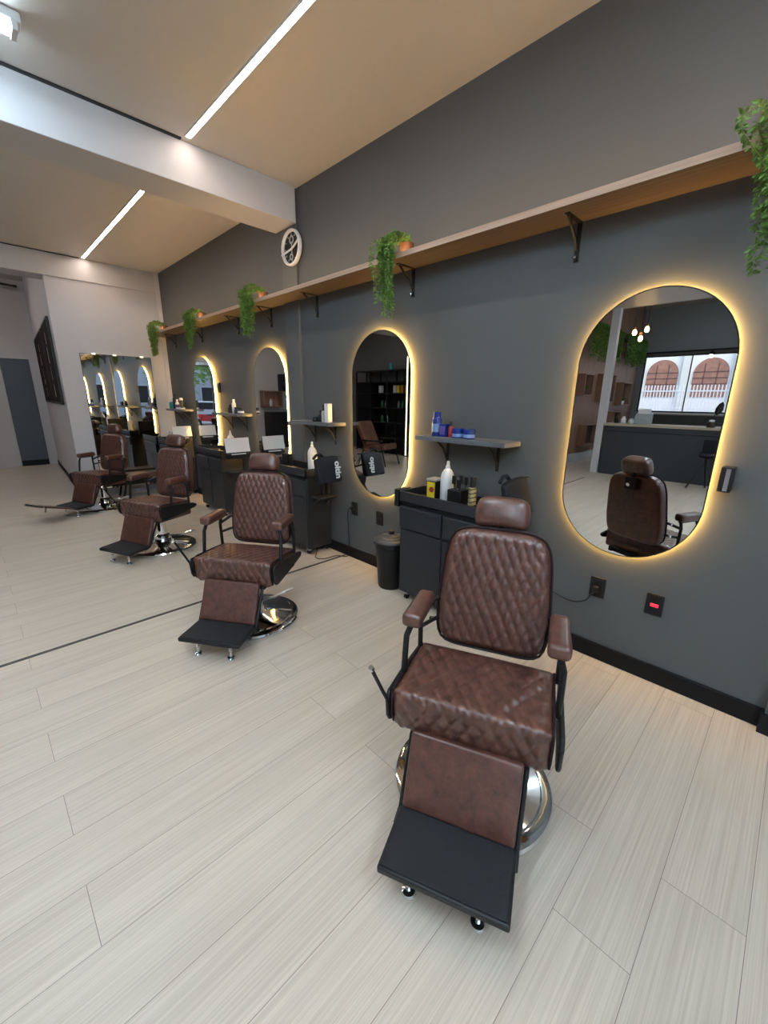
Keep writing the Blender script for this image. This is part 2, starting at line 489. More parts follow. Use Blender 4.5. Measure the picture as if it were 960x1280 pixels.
# ------------------------------------------------------------------ back-lit mirrors
def led_mirror(label, yc):
    DM = 2.420
    t = thing('wall_mirror', label, 'mirror', (DM, yc, 1.350), 0, 'pill-shaped back-lit mirrors')
    W, H = .674, 1.346
    MB().prism(stadium(0, 0, W - .010, H - .010), 0, .005, 'x').build('mirror_glass', M_MIRROR, t, angle=20)
    MB().ring(stadium(0, 0, W, H), stadium(0, 0, W - .010, H - .010), -.001, .007, 'x').build('mirror_rim', M_BLACK, t)
    MB().prism(stadium(0, 0, W - .08, H - .08), .006, .0235, 'x').build('back_panel', M_BLACKP, t)
    MB().ring(stadium(0, 0, W - .030, H - .030), stadium(0, 0, W - .042, H - .042), .008, .022, 'x').build('light_strip', M_WARM, t)
    return t
led_mirror('pill-shaped mirror with warm halo right of the nearest chair, largest of the four', .600)
led_mirror('pill-shaped mirror with warm halo above the waste bin, showing the black display cabinet', 2.500)
led_mirror('pill-shaped mirror with warm halo beside the clock pilaster, partly behind the second chair headrest', 4.240)
led_mirror('farthest pill-shaped mirror with warm halo, showing the bright street', 6.03)

t = thing('switch_box', 'small black box fixed at the right edge of the nearest mirror', 'switch', (2.40, .205, 1.165))
MB().box(-.03, .045, -.024, .024, -.056, .056).build('box_body', M_BLACKP, t, bev=.003)
MB().box(-.034, -.03, -.012, .004, -.05, .05).build('bright_strip', M_STEEL, t)
tag(MB().box(2.425, 2.445, 5.53, 5.60, 1.56, 1.68).build('switch_box', M_BLACKP, bev=.004), 'slim black box on the wall right of the farthest oval mirror', 'switch')
tag(MB().box(2.412, 2.445, 3.845, 3.885, 1.215, 1.265).build('switch_box', mat('grey_plastic', (.12, .13, .15), .4), bev=.004), 'tiny grey box on the pilaster beside the third oval mirror', 'switch')

# big rear mirror on the end wall
t = thing('rear_mirror', 'large rectangular mirror on the pale end wall behind the farthest chair', 'mirror', (1.74, 7.42, .12))
MB().box(-.455, .455, -.010, -.002, 0, 1.955).build('mirror_glass', M_MIRROR, t)
MB().box(-.460, .460, -.003, 0, -.005, 1.96).build('back_panel', M_BLACKP, t)
for x in (-.29, -.03, .33):
    MB().box(x - .022, x + .022, -.016, 0, 1.95, 1.968).build('mirror_clip', mat('clip_glint', (1, .95, .8), .3, emit=(1, .85, .6), es=1.2), t, bev=.003)  # the glow stands in for light caught on the metal clips

# ------------------------------------------------------------------ long oak shelf with brackets
ZS = 2.395
t = thing('wall_shelf', 'long oak wall shelf running high above all the mirrors', 'shelf', (XW, 3.3, ZS))
MB().box(-.245, 0, -3.75, 4.08, 0, .032).build('shelf_board', M_WOOD, t)
MB().box(-.2462, -.245, -3.75, 4.08, 0, .032).build('lit_edge', M_WOODLIT, t)  # front face of the same board, with the lamp light painted in
MB().box(-.226, -.212, -3.6, 3.95, .032, .036).build('light_strip', mat('shelf_led', (1, .7, .4), .5, emit=(1, .60, .27), es=27), t)
for y in (1.03, 2.18, 3.34, 4.15, 4.89, 5.96, 6.95):
    k = MB(); yy = y - 3.3
    k.box(-.17, 0, yy - .012, yy + .012, -.005, 0)
    k.box(-.006, 0, yy - .012, yy + .012, -.185, 0)
    k.tube([(-.15, yy, -.004), (-.10, yy, -.045), (-.05, yy, -.075), (-.012, yy, -.13)], .008, 8)
    k.tube([(-.01, yy, -.165), (-.022, yy, -.165)], .013, 10)
    b = k.build('bracket', M_BLACK, t)
    MB().tube([(-.022, yy, -.165), (-.026, yy, -.165)], .007, 8).build('screw', M_CHROME, b)

# ------------------------------------------------------------------ trailing plants
def leaf_cloud(mb, pts, n, size, rnd, spread=.03):
    """n small pointed leaves scattered along a strand"""
    for _ in range(n):
        k = rnd.random() * (len(pts) - 1); i = int(k); f = k - i
        p = pts[i].lerp(pts[i + 1], f)
        d = (pts[i + 1] - pts[i]).normalized()
        side = Vector((rnd.gauss(0, 1), rnd.gauss(0, 1), rnd.gauss(0, .6)))
        side = (side - d * side.dot(d)).normalized()
        ax = (side + d * .55).normalized()
        w = ax.cross(Vector((rnd.gauss(0, 1), rnd.gauss(0, 1), rnd.gauss(0, 1)))).normalized()
        L = size * (.7 + .6 * rnd.random()); b = p + side * rnd.random() * spread * .3
        nrm = ax.cross(w)
        mid = b + ax * L * .5 + nrm * L * .12
        mb.add([b, mid + w * L * .26, b + ax * L, mid - w * L * .26], [(0, 1, 2, 3)])

def hanging_plant(y, ztop, zbot, label, seed, wide=.085, nst=26, leaf=.020, pot=True, potdy=-.03):
    rnd = random.Random(seed)
    t = thing('hanging_plant', label, 'plant', (2.30, y, ZS + .032), 0, 'trailing plants on the oak shelf')
    prof = [(.035, 0), (.048, .06), (.052, .075), (.044, .075), (.04, .06), (.0, .055)]
    MB().lathe(prof, 20, Matrix.Translation((.0, potdy, 0))).build('pot', M_TERRA, t)
    fol = MB(); stm = MB()
    drop = ztop - zbot
    for s in range(nst):
        full = (1 - (s / nst) ** 1.3)
        a = rnd.gauss(0, wide * .5); x0 = -.165 + rnd.gauss(0, .022)
        length = drop * (.35 + .65 * full) * (.9 + .15 * rnd.random())
        z0 = ztop - (ZS + .032) - rnd.random() * .03
        pts = [Vector((rnd.uniform(-.03, .01), potdy * .6 + rnd.gauss(0, .02), .055)),
               Vector((-.06, a * .5, z0 - .005)), Vector((-.12, a * .9, z0 - .01)), Vector((x0 - .01, a * 1.15, z0 - .06))]
        n = 7; conv = .35 + .4 * rnd.random()
        for i in range(1, n + 1):
            f = i / n
            pts.append(Vector((x0 + rnd.gauss(0, .006), a * 1.15 * (1 - conv * f) + .012 * math.sin(f * 5 + s), z0 - .06 - f * max(.05, length - .06))))
        stm.tube(pts, .0016, 4, cap=False)
        leaf_cloud(fol, pts[1:], int(75 + 330 * length), leaf, rnd)
    # tuft on the pot
    for s in range(10):
        a = rnd.random() * 2 * PI
        pts = [Vector((0, potdy, .06)), Vector((.03 * math.cos(a) - .04, potdy + .04 * math.sin(a), .09)), Vector((.05 * math.cos(a) - .07, potdy + .06 * math.sin(a), .08 + .02 * rnd.random()))]
        leaf_cloud(fol, pts, 45, leaf, rnd)
    f = fol.build('foliage', M_LEAF, t, fix=False, smooth=False)
    stm.build('stems', M_STEM, t, fix=False)
    return t
hanging_plant(.20, 2.53, 1.98, 'trailing green plant cut off by the right edge of the photograph', 3, wide=.105, nst=32, leaf=.022)
hanging_plant(2.15, 2.545, 2.06, 'trailing green plant in a rust pot above the mirror over the bin', 11)
hanging_plant(4.07, 2.56, 2.08, 'trailing green plant on the shelf left of the clock', 21)
hanging_plant(5.58, 2.54, 2.07, 'trailing green plant above the farthest oval mirror', 31)
hanging_plant(6.98, 2.56, 2.07, 'trailing green plant at the far end of the oak shelf', 41)

# ------------------------------------------------------------------ clock on the pilaster
t = thing('wall_clock', 'round wall clock with white rim and dark face high on the pilaster under the beam', 'clock', (XW - .022, 3.66, 2.835))
cl = Matrix.Rotation(-PI / 2, 4, 'Y')
MB().lathe([(.0, 0), (.142, 0), (.150, .01), (.150, .034), (.143, .040), (.134, .040), (.128, .032), (.128, .014), (0, .014)], 48, cl).build('clock_case', M_WHITEP, t)
MB().lathe([(0, .0142), (.128, .0142), (.128, .016), (0, .016)], 40, cl).build('clock_face', mat('clock_face_dark', (.008, .010, .015), .6, spec=.2), t)
M_DIAL = mat('pale_print', (.35, .37, .38), .4)
for k in range(12):
    MB().box(-.019, -.016, -.004, .004, .098, .118, Matrix.Rotation(2 * PI * k / 12, 4, 'X')).build('hour_mark', M_DIAL, t)
MB().lathe([(.022, .016), (.036, .016), (.036, .019), (.022, .019)], 20, Matrix.Translation((0, .0, .066)) @ cl, closed_loop=True).build('small_dial', M_DIAL, t)
MB().lathe([(.016, .016), (.028, .016), (.028, .019), (.016, .019)], 20, Matrix.Translation((0, .01, -.072)) @ cl, closed_loop=True).build('small_dial', M_DIAL, t)
MB().box(-.019, -.016, -.006, .006, -.06, .05).build('hand', M_DIAL, t)
hh = MB().tube([(-.036, .142, -.040), (-.030, .07, -.026), (-.028, 0, -.016), (-.030, -.06, .004), (-.036, -.138, .036)], .0085, 8)
hh.build('sweep_band', M_WHITEP, t)

# ------------------------------------------------------------------ small shelves
def small_shelf(label, y0, y1, z1):
    t = thing('small_shelf', label, 'shelf', (XW, (y0 + y1) / 2, z1), 0, 'small grey wall shelves')
    h = (y1 - y0) / 2
    MB().box(-.20, 0, -h, h, -.030, 0).build('shelf_board', M_SHELFG, t, bev=.0015)
    for s in (-1, 1):
        y = s * (h - .15)
        k = MB(); k.box(-.15, 0, y - .011, y + .011, -.035, -.030); k.box(-.005, 0, y - .011, y + .011, -.21, -.03)
        k.tube([(-.13, y, -.036), (-.06, y, -.085), (-.012, y, -.165)], .007, 8)
        b = k.build('bracket', M_BLACK, t)
        MB().tube([(-.005, y, -.185), (-.010, y, -.185)], .008, 8).build('screw', M_BLACKP, b)
small_shelf('grey wall shelf with blue bottles between the two nearest mirrors', 1.24, 1.95, 1.252)
small_shelf('grey wall shelf with a white box, left of the mirror over the bin', 2.96, 3.58, 1.288)
small_shelf('grey wall shelf with a tall white bottle between the two far mirrors', 4.72, 5.42, 1.310)
small_shelf('farthest grey wall shelf, with a teal bottle, near the end wall', 6.55, 7.15, 1.318)

# ------------------------------------------------------------------ bottles and boxes
def bottle(name, label, cat, loc, r, h, body, cap=None, neck=.4, caph=.2, group=None, shoulder=.15, band=None, sy=1):
    """round bottle: body, cap, optional printed band"""
    t = thing(name, label, cat, loc, 0, group)
    hb = h * (1 - caph)
    MB().lathe([(0, 0), (r * .94, 0), (r, .004), (r, hb * (1 - shoulder)), (r * .93, hb * (1 - shoulder * .6)), (r * neck * 1.1, hb * .97), (r * neck, hb), (0, hb)], 22).build('body', body, t, angle=50)
    rc = r * max(neck, .45)
    MB().lathe([(0, hb), (rc, hb), (rc, h * .985), (rc * .9, h), (0, h)], 18).build('cap', cap or body, t)
    if band: MB().lathe([(r + .0006, hb * .22), (r + .0012, hb * .22), (r + .0012, hb * .66), (r + .0006, hb * .66)], 22, closed_loop=True).build('printed_label', band, t)
    return t
def carton(name, label, cat, loc, sx, sy, sz, m, face=None, group=None, rz=0, lid=None):
    t = thing(name, label, cat, loc, rz, group)
    MB().box(-sx / 2, sx / 2, -sy / 2, sy / 2, 0, sz).build('box', m, t, bev=.002)
    if face: MB().box(-sx / 2 - .0015, -sx / 2, -sy / 2 * .8, sy / 2 * .8, sz * .18, sz * .85).build('printed_front', face, t)
    if lid: MB().box(-sx / 2 - .004, sx / 2 + .004, -sy / 2 - .004, sy / 2 + .004, sz, sz + .014).build('lid', lid, t, bev=.003)
    return t
# nearest shelf
z = 1.2525
bottle('bottle', 'tall blue bottle at the left end of the nearest grey shelf', 'bottle', (2.335, 1.825, z), .034, .165, M_BLUE, M_BLUE, .75, .22, 'blue products on the nearest shelf', .12, M_BLUEL)
carton('carton', 'small dark blue carton beside the tall blue bottle', 'box', (2.33, 1.755, z), .05, .055, .085, M_BLUE, M_PURPLE)
bottle('bottle', 'slim red bottle with black tip on the nearest grey shelf', 'bottle', (2.33, 1.70, z), .017, .105, M_RED, M_BLACKP, .5, .3)
for y, lab in ((1.635, 'squat blue jar next to the slim red bottle'), (1.548, 'squat blue jar farthest right on the nearest grey shelf')):
    t = thing('jar', lab, 'jar', (2.325, y, z), 0, 'squat blue jars')
    MB().lathe([(0, 0), (.036, 0), (.038, .003), (.038, .036), (0, .036)], 26).build('body', M_BLUE, t)
    MB().lathe([(0, .036), (.0395, .036), (.0395, .060), (.037, .063), (0, .063)], 26).build('lid', M_BLUE, t)
    MB().lathe([(.0384, .008), (.0390, .008), (.0390, .029), (.0384, .029)], 26, closed_loop=True).build('printed_label', M_BLUEL, t)
# second shelf
z = 1.2885
bottle('jar', 'black squat jar on the shelf left of the mirror over the bin', 'jar', (2.32, 3.26, z), .03, .045, M_BLACKP, None, .8, .35)
bottle('bottle', 'short black bottle beside the white carton on the second shelf', 'bottle', (2.33, 3.185, z), .024, .105, M_BLACKP, None, .5, .3)
bottle('bottle', 'pink-grey spray bottle with black nozzle on the second shelf', 'bottle', (2.32, 3.12, z), .024, .158, mat('pale_mauve', (.42, .38, .40), .35), M_BLACKP, .6, .36)
carton('carton', 'tall white carton at the right of the second shelf', 'box', (2.32, 3.055, z), .05, .05, .165, M_WHITEP)
# third shelf
z = 1.3105
bottle('bottle', 'tall slim white bottle on the shelf between the two far mirrors', 'bottle', (2.33, 4.95, z), .024, .165, M_WHITEP, None, .6, .2)
bottle('bottle', 'dark low bottle left of the slim white bottle', 'bottle', (2.33, 5.06, z), .028, .10, M_BLACKP, None, .5, .3)
bottle('jar', 'dark round jar right of the slim white bottle', 'jar', (2.32, 4.85, z), .038, .075, mat('navy_plastic', (.02, .022, .045), .3), M_BLACKP, .8, .3)
bottle('jar', 'dark round jar with pale label at the right end of the third shelf', 'jar', (2.32, 4.76, z), .036, .070, mat('navy_plastic2', (.02, .022, .04), .3), M_BLACKP, .8, .3, band=M_WHITEP)
# farthest shelf
z = 1.3185
bottle('bottle', 'teal bottle at the left end of the farthest grey shelf', 'bottle', (2.33, 7.09, z), .045, .15, M_TEAL, M_WHITEP, .35, .3)
bottle('bottle', 'tall black bottle beside the teal bottle', 'bottle', (2.33, 6.95, z), .036, .215, M_BLACKP, None, .6, .2)
bottle('bottle', 'white and purple bottle on the farthest grey shelf', 'bottle', (2.32, 6.84, z), .028, .14, M_WHITEP, M_WHITEP, .5, .3, band=M_PURPLE)
t = thing('hair_clipper', 'white handle of a clipper standing at the right of the farthest shelf', 'clipper', (2.32, 6.67, z))
MB().lathe([(0, 0), (.045, 0), (.045, .02), (.026, .03), (.022, .10), (.028, .15), (.02, .165), (0, .165)], 18).build('handle', M_WHITEP, t)
MB().box(-.03, .01, -.052, -.022, .02, .13).build('grip', M_BLACKP, t, bev=.006)

# ------------------------------------------------------------------ barber stations
XB = 2.425           # backs of the cabinets
def station(label, y0, w, first=None):
    """y0: near end; the cabinet front looks at -x"""
    t = thing('barber_station', label, 'cabinet', (XB, y0, 0), 0, 'charcoal barber stations')
    F = -.272
    MB().box(F, 0, 0, w, .065, .775).build('carcass', M_STATION, t, bev=.002)
    tr = MB()
    tr.box(F - .022, 0, -.012, w + .012, .772, .79)
    tr.box(F - .022, F - .006, -.012, w + .012, .775, .858); tr.box(-.014, 0, -.012, w + .012, .775, .858)
    tr.box(F - .022, 0, -.012, .004, .775, .858); tr.box(F - .022, 0, w - .004, w + .012, .775, .858)
    top = tr.build('tray_top', M_STATION2, t, bev=.002)
    MB().box(F - .005, -.015, .005, w - .005, .790, .7935).build('tray_mat', M_TRAY, top)
    hw = w / 2
    for k in (0, 1):
        a, b = k * hw + .006, (k + 1) * hw - .006
        dx = -.018 - (.006 if k else 0)
        MB().prism([(F, .603), (F + dx, .590), (F + dx - .004, .745), (F, .758)], a, b, 'y').build('drawer', M_STATION2, t, bev=.002)
        MB().box(F - .012, F, a, b, .075, .572).build('door', M_STATION2, t, bev=.002)
    for (x, y) in ((F + .03, .05), (F + .03, w - .05), (-.03, .05), (-.03, w - .05)):
        c = MB(); c.tube([(x, y - .010, .023), (x, y + .010, .023)], .0225, 16)
        wheel = c.build('caster', M_BLACKP, t)
        MB().box(x - .012, x + .012, y - .015, y + .015, .035, .066).build('caster_fork', M_CHROME, wheel)
    # holder box hung on the far end, tool shelf on the near end
    MB().box(F - .02, F + .12, w + .013, w + .055, .735, .865).build('tool_holder', M_BLACKP, t, bev=.004)
    sh = MB(); sh.box(-.235, -.03, -.135, 0, .582, .600)
    for x in (-.21, -.06):
        sh.tube([(x, -.11, .582), (x, -.05, .545), (x, -.002, .50)], .006, 8)
    sh.build('side_shelf', M_STATION2, t, bev=.002)
    return t
SY = [(1.20, .78), (3.19, .74), (5.03, .73), (6.66, .66)]
station('charcoal barber station behind the nearest chair, with a yellow label box on it', *SY[0])
station('charcoal barber station behind the second chair, with the lettered bag on its end', *SY[1])
station('charcoal barber station behind the third chair, with a white sheet on its end', *SY[2])
station('farthest charcoal barber station, against the end wall mirror', *SY[3])

# tools on the side shelf of the second station (the others hide theirs)
def clipper(label, loc, rx, rz, cat='clipper'):
    t = thing('hair_clipper', label, cat, loc, rz)
    t.rotation_euler = (rx, 0, rz)
    MB().lathe([(0, 0), (.019, .004), (.023, .05), (.020, .11), (.024, .145), (0, .150)], 14, Matrix.Scale(.75, 4, (1, 0, 0))).build('body', M_BLACKP, t)
    MB().box(-.014, .014, -.022, .022, .148, .166).build('blade', M_CHROME, t, bev=.002)
    return t
for i, (x, lab, rx, rz) in enumerate(((2.22, 'black clipper leaning left on the side shelf of the second station', .32, .3), (2.29, 'black clipper in the middle of the side shelf of the second station', -.05, 1.2), (2.35, 'black clipper leaning right on the side shelf of the second station', .38, -.5))):
    clipper(lab, (x, 3.115 if rx < .2 else 3.15, .605), rx, rz)

# soft bags / sheets hung at the near ends of the trays
def bag(label, y, x0, x1, z0, z1, text=None, lean=.05, arm=.3):
    t = thing('tool_bag', label, 'bag', ((x0 + x1) / 2, y, z0), 0, 'black nylon tool bags')
    w = (x1 - x0) / 2; h = z1 - z0
    def warp(q):
        x, yy, zz = q
        f = (zz + h / 2) / h
        return np.array([x * (.92 + .10 * f) + .012 * f * math.sin(x * 30), yy * (1.15 - .6 * f) + lean * f, zz + h / 2 + .012 * math.sin(x * 14 + 1) * f])
    vs, fs = rounded_box(2 * w, .065, h, .02, .025, None, warp)
    MB().add(vs, fs).build('pouch', M_BAG, t, angle=60)
    MB().tube([(-w * .9, .02 + lean, h * .99), (-w * .6, .03 + lean, h * 1.12), (-w * .25, .035 + lean, h * 1.13), (0, .03 + lean, h * .99)], .012, 8).build('strap', M_BAG, t)
    MB().box(.02, w * 1.25, -.01 + lean, .012 + lean, h * .985, h * 1.03).build('zip_flap', M_BLACKP, t, bev=.004)
    MB().tube([(.06, .04, h * .55), (.10, .10, h * .45), (.10, arm, h * .0 + .80 - z0)], .009, 8).build('support_arm', M_BLACK, t)
    if text:
        cu = bpy.data.curves.new('lettering', 'FONT'); cu.body = text; cu.size = .082; cu.extrude = .0006
        cu.align_x = 'CENTER'; cu.offset = .0035
        o = bpy.data.objects.new('lettering', cu); COL.objects.link(o)
        o.parent = t
        o.matrix_local = Matrix.Translation((w * .30, -.034, h * .52)) @ Matrix.Rotation(-.15, 4, 'X') @ Matrix.Rotation(PI / 2, 4, 'X') @ Matrix.Rotation(-PI / 2, 4, 'Z')
        cu.materials.append(M_TEXT)
        dg = bpy.context.evaluated_depsgraph_get()
        me = bpy.data.meshes.new_from_object(o.evaluated_get(dg))
        oo = bpy.data.objects.new('lettering', me); COL.objects.link(oo)
        oo.parent = t; oo.matrix_local = o.matrix_local.copy()
        bpy.data.objects.remove(o)
    return t
bag('black bag with white lettering hung on an arm beside the second station', 2.835, 2.02, 2.285, .79, 1.0, 'oltin', arm=.36)
bag('plain dark bag hung on an arm behind the nearest headrest', 1.10, 2.09, 2.37, .835, 1.045, arm=.10)
def sheet(label, y, x0, x1, z0, z1, arm):
    t = thing('towel_rack', label, 'towel rack', ((x0 + x1) / 2, y, z0), 0, 'white sheets on the station ends')
    w = (x1 - x0) / 2; h = z1 - z0
    b = MB(); b.box(-w * .96, w * .96, .012, .028, -.06, h); b.box(-w * .96, w * .96, -.03, .03, -.075, -.02)
    b.build('stand', M_BLACKP, t, bev=.003)
    MB().tube([(.06, .02, .0), (.08, .08, .80 - z0 + .02), (.08, arm, .80 - z0)], .010, 8).build('support_arm', M_BLACK, t)
    vs = []; n = 14
    for (dy, ex) in ((-.004, 0), (.002, 0)):
        for i in range(n + 1):
            f = i / n
            for g in (-1, 1):
                vs.append((g * w, dy + .006 * math.sin(f * PI) - .03 * (1 - f), f * h))
    m = 2 * (n + 1); fs = []
    for i in range(n):
        a = 2 * i; fs += [(a, a + 1, a + 3, a + 2), (m + a, m + a + 2, m + a + 3, m + a + 1), (a, a + 2, m + a + 2, m + a), (a + 1, m + a + 1, m + a + 3, a + 3)]
    fs += [(0, m, m + 1, 1), (2 * n, 2 * n + 1, m + 2 * n + 1, m + 2 * n)]
    MB().add(vs, fs).build('white_sheet', M_PAPER, t)
    MB().box(-w * .6, w * .6, -.034, -.03, -.028, -.014).build('white_edge', M_PAPER, t)
sheet('white sheet on a black stand at the end of the third station', 4.645, 2.035, 2.330, .880, 1.042, .40)
sheet('white sheet on a black stand at the end of the farthest station', 6.545, 2.10, 2.37, .925, 1.075, .13)

# things standing in the nearest tray
zt = .794
t = thing('talc_box', 'black box with yellow and red label on the nearest station', 'box', (2.31, 1.80, zt))
MB().box(-.045, .045, -.04, .04, 0, .145).build('box', M_BLACKP, t, bev=.004)
MB().box(-.047, -.045, -.034, .034, .022, .138).build('yellow_label', M_YELLOW, t)
MB().lathe([(0, 0), (.021, 0), (.021, .002), (0, .002)], 12, Matrix.Translation((-.047, -.008, .085)) @ Matrix.Rotation(-PI / 2, 4, 'Y')).build('red_mark', M_RED, t)
MB().box(-.047, .047, -.042, .042, .145, .162).build('lid', mat('cream_lid', (.45, .43, .42), .4), t, bev=.004)
t = thing('spray_bottle', 'white spray bottle in the tray of the nearest station', 'bottle', (2.30, 1.685, zt), 0, 'white spray bottles')
MB().lathe([(0, 0), (.044, 0), (.047, .006), (.047, .185), (.040, .215), (.026, .238), (.018, .245), (0, .245)], 26).build('body', M_WHITEP, t, angle=60)
MB().lathe([(0, .245), (.017, .245), (.017, .262), (.012, .268), (.010, .298), (0, .300)], 16).build('nozzle', M_WHITEP, t)
spray = t
t = thing('comb_cup', 'black cup of combs and brushes in the nearest tray', 'cup', (2.28, 1.575, zt))
MB().box(-.05, .05, -.055, .055, 0, .12).build('cup', M_BLACKP, t, bev=.004)
for i, (dx, dy, hh, m) in enumerate(((-.01, .02, .21, M_BLACKP), (.01, -.005, .215, M_BLACKP), (.0, .005, .20, M_STEEL), (.02, -.03, .205, M_BLACKP), (-.02, -.015, .19, M_BLACKP))):
    k = MB().tube([(dx, dy, .10), (dx * 1.5, dy * 1.4, hh - .05)], .004, 8); k.box(dx * 1.5 - .006, dx * 1.5 + .006, dy * 1.4 - .012, dy * 1.4 + .012, hh - .055, hh)
    k.build('comb', m, t)
t = thing('spray_can', 'black and gold patterned can with black cap in the nearest tray', 'can', (2.27, 1.455, zt))
MB().lathe([(0, 0), (.027, 0), (.027, .145), (.020, .155), (0, .155)], 22).build('can', M_GOLD, t)
pat = MB()
for k in range(5):
    for j in range(2):
        pat.lathe([(.0272, .025 + .028 * k), (.0278, .025 + .028 * k), (.0278, .031 + .028 * k), (.0272, .031 + .028 * k)], 22, Matrix.Translation((0, 0, .045 + .028 * k)) @ Matrix.Rotation(R(20 if j else -20), 4, 'X') @ Matrix.Translation((0, 0, -.045 - .028 * k)), closed_loop=True)
pat.build('black_pattern', M_BLACKP, t)
MB().lathe([(0, .155), (.021, .155), (.021, .218), (.018, .224), (0, .224)], 18).build('cap', M_BLACKP, t)
t = thing('straight_comb', 'pale comb lying along the front of the nearest tray', 'comb', (2.195, 1.70, zt)); 
cb = MB(); cb.box(-.008, .008, -.10, .10, 0, .006)
for i in range(30): cb.box(.008, .030, -.095 + i * .0064, -.0925 + i * .0064, .001, .005)
cb.build('comb_body', M_STEEL, t)
def lying_tool(label, loc, rz, m, L=.15, r=.022):
    t = thing('hair_clipper', label, 'clipper', loc, rz)
    MB().tube([(-L / 2, 0, r), (-L * .2, 0, r * 1.02), (L * .25, 0, r), (L / 2, 0, r * .9)], [r * .7, r, r * .85, r * .95], 14).build('body', m, t)
    MB().box(L / 2, L / 2 + .015, -r * .9, r * .9, r * .55, r * 1.3).build('blade', M_CHROME, t, bev=.002)
lying_tool('black clipper lying mid tray on the nearest station', (2.25, 1.37, zt), 1.1, M_BLACKP)
lying_tool('black trimmer with shiny blade lying beside the headrest end of the nearest tray', (2.23, 1.285, zt), 2.2, M_BLACKP, .13, .018)
lying_tool('dark clipper lying at the near end of the nearest tray', (2.32, 1.27, zt), .4, M_BLACKP, .16)
# second, third and farthest trays
dup(spray, (2.33, 3.34, zt), 0, 'white spray bottle behind the lettered bag on the second station')
dup(spray, (2.33, 5.12, zt), 0, 'white spray bottle behind the white sheet on the third station')
lying_tool('silver clipper lying at the near end of the second tray', (2.20, 3.37, zt), 1.4, M_STEEL, .14, .017)
lying_tool('black clipper lying mid tray on the second station', (2.24, 3.56, zt), 1.8, M_BLACKP)
lying_tool('pale trimmer lying farther along the second tray', (2.21, 3.72, zt), 1.2, M_WHITEP, .12, .016)
carton('carton', 'upright black box at the back of the second tray under the halo', 'box', (2.33, 3.80, zt), .06, .12, .14, M_BLACKP)
lying_tool('black clipper lying near the end of the third tray', (2.22, 5.20, zt), 1.5, M_BLACKP, .16, .026)
lying_tool('black hair tool lying along the third tray', (2.24, 5.42, zt), 1.9, M_BLACKP, .18, .03)
t = thing('bottle', 'clear pale bottle on the farthest station beside the end mirror', 'bottle', (2.30, 7.26, zt))
MB().lathe([(0, 0), (.04, 0), (.042, .01), (.042, .10), (.02, .13), (.018, .16), (0, .16)], 20).build('body', mat('pale_blue_plastic', (.35, .42, .5), .2), t)
bottle('bottle', 'white bottle on the farthest station', 'bottle', (2.27, 7.13, zt), .035, .12, M_WHITEP, None, .5, .3)

# ------------------------------------------------------------------ waste bin
t = thing('waste_bin', 'black ribbed waste bin with grey lid beside the nearest station', 'bin', (2.262, 2.185, 0))
MB().lathe([(0, 0), (.098, 0), (.103, .012), (.122, .34), (.128, .345), (.131, .385), (.131, .40), (.124, .40), (.118, .345), (.098, .02), (0, .02)], 40).build('bucket', M_BIN, t)
MB().lathe([(0, .455), (.04, .452), (.07, .440), (.074, .434), (.10, .428), (.104, .420), (.128, .412), (.137, .404), (.137, .394), (.130, .394), (0, .42)], 40).build('lid', M_BINLID, t, angle=20)
MB().lathe([(0, .478), (.020, .478), (.026, .470), (.024, .452), (0, .45)], 20).build('lid_knob', M_BLACKP, t)
for s in (-1, 1):
    MB().tube([(s * .02 - .128, -.0, .37), (-.155, s * .03, .36), (-.155, s * .03, .31)], .006, 6) if False else None
MB().tube([(-.040, .118, .375), (-.060, .138, .35), (-.03, .150, .33), (0, .150, .335), (.02, .142, .37)], .006, 6).build('handle', M_BIN, t)

# ------------------------------------------------------------------ sockets and cords
def socket(label, y, z, plug=False, red=False, w=.082, h=.122):
    t = thing('wall_socket', label, 'socket', (XW, y, z), 0, 'black wall sockets')
    MB().box(-.010, 0, -w / 2, w / 2, -h / 2, h / 2).build('cover_plate', M_BLACKP, t, bev=.003)
    for zz in ((.028, -.028) if not red else (.034, -.034)):
        MB().box(-.0125, -.010, -.024, .024, zz - .019, zz + .019).build('module', M_TRAY, t, bev=.002)
    if red:
        MB().box(-.016, -.010, -.021, .017, -.010, .008).build('rocker_switch', mat('red_lit', (.5, .02, .05), .3, emit=(1, .03, .08), es=.55), t, bev=.002)
    return t
socket('black wall socket below the nearest mirror with a cord plugged in', .672, .452, True)
socket('black switch plate with a small red light below the nearest mirror', .383, .450, red=True)
socket('black wall socket left of the bin with a plug and hanging cord', 2.842, .498, True)
socket('black wall socket just above the bin, without cord', 2.505, .476)
def cord(name, label, pts, r=.004):
    # smooth the way with a Catmull-Rom curve
    P = [Vector(p) for p in pts]; P = [P[0]] + P + [P[-1]]; out = []
    for i in range(1, len(P) - 2):
        for k in range(8):
            u = k / 8
            out.append(.5 * ((2 * P[i]) + (P[i + 1] - P[i - 1]) * u + (2 * P[i - 1] - 5 * P[i] + 4 * P[i + 1] - P[i + 2]) * u * u + (3 * P[i] - P[i - 1] - 3 * P[i + 1] + P[i + 2]) * u ** 3))
    out.append(P[-2])
    t = thing(name, label, 'cord', tuple(pts[0]))
    o = Vector(pts[0])
    MB().tube([p - o for p in out], r, 8).build('cable', M_BLACKP, t)
    MB().box(-.028, .004, -.015, .015, -.018, .018).build('plug', M_BLACKP, t, bev=.005)
cord('power_cord', 'black cord curving from the socket behind the nearest chair to its station', [(XW - .016, .672, .447), (XW - .05, .69, .41), (XW - .04, .72, .36), (XW - .03, .80, .325), (XW - .025, .90, .34), (XW - .02, 1.0, .38), (XW - .02, 1.14, .42), (XW - .035, 1.185, .45)])
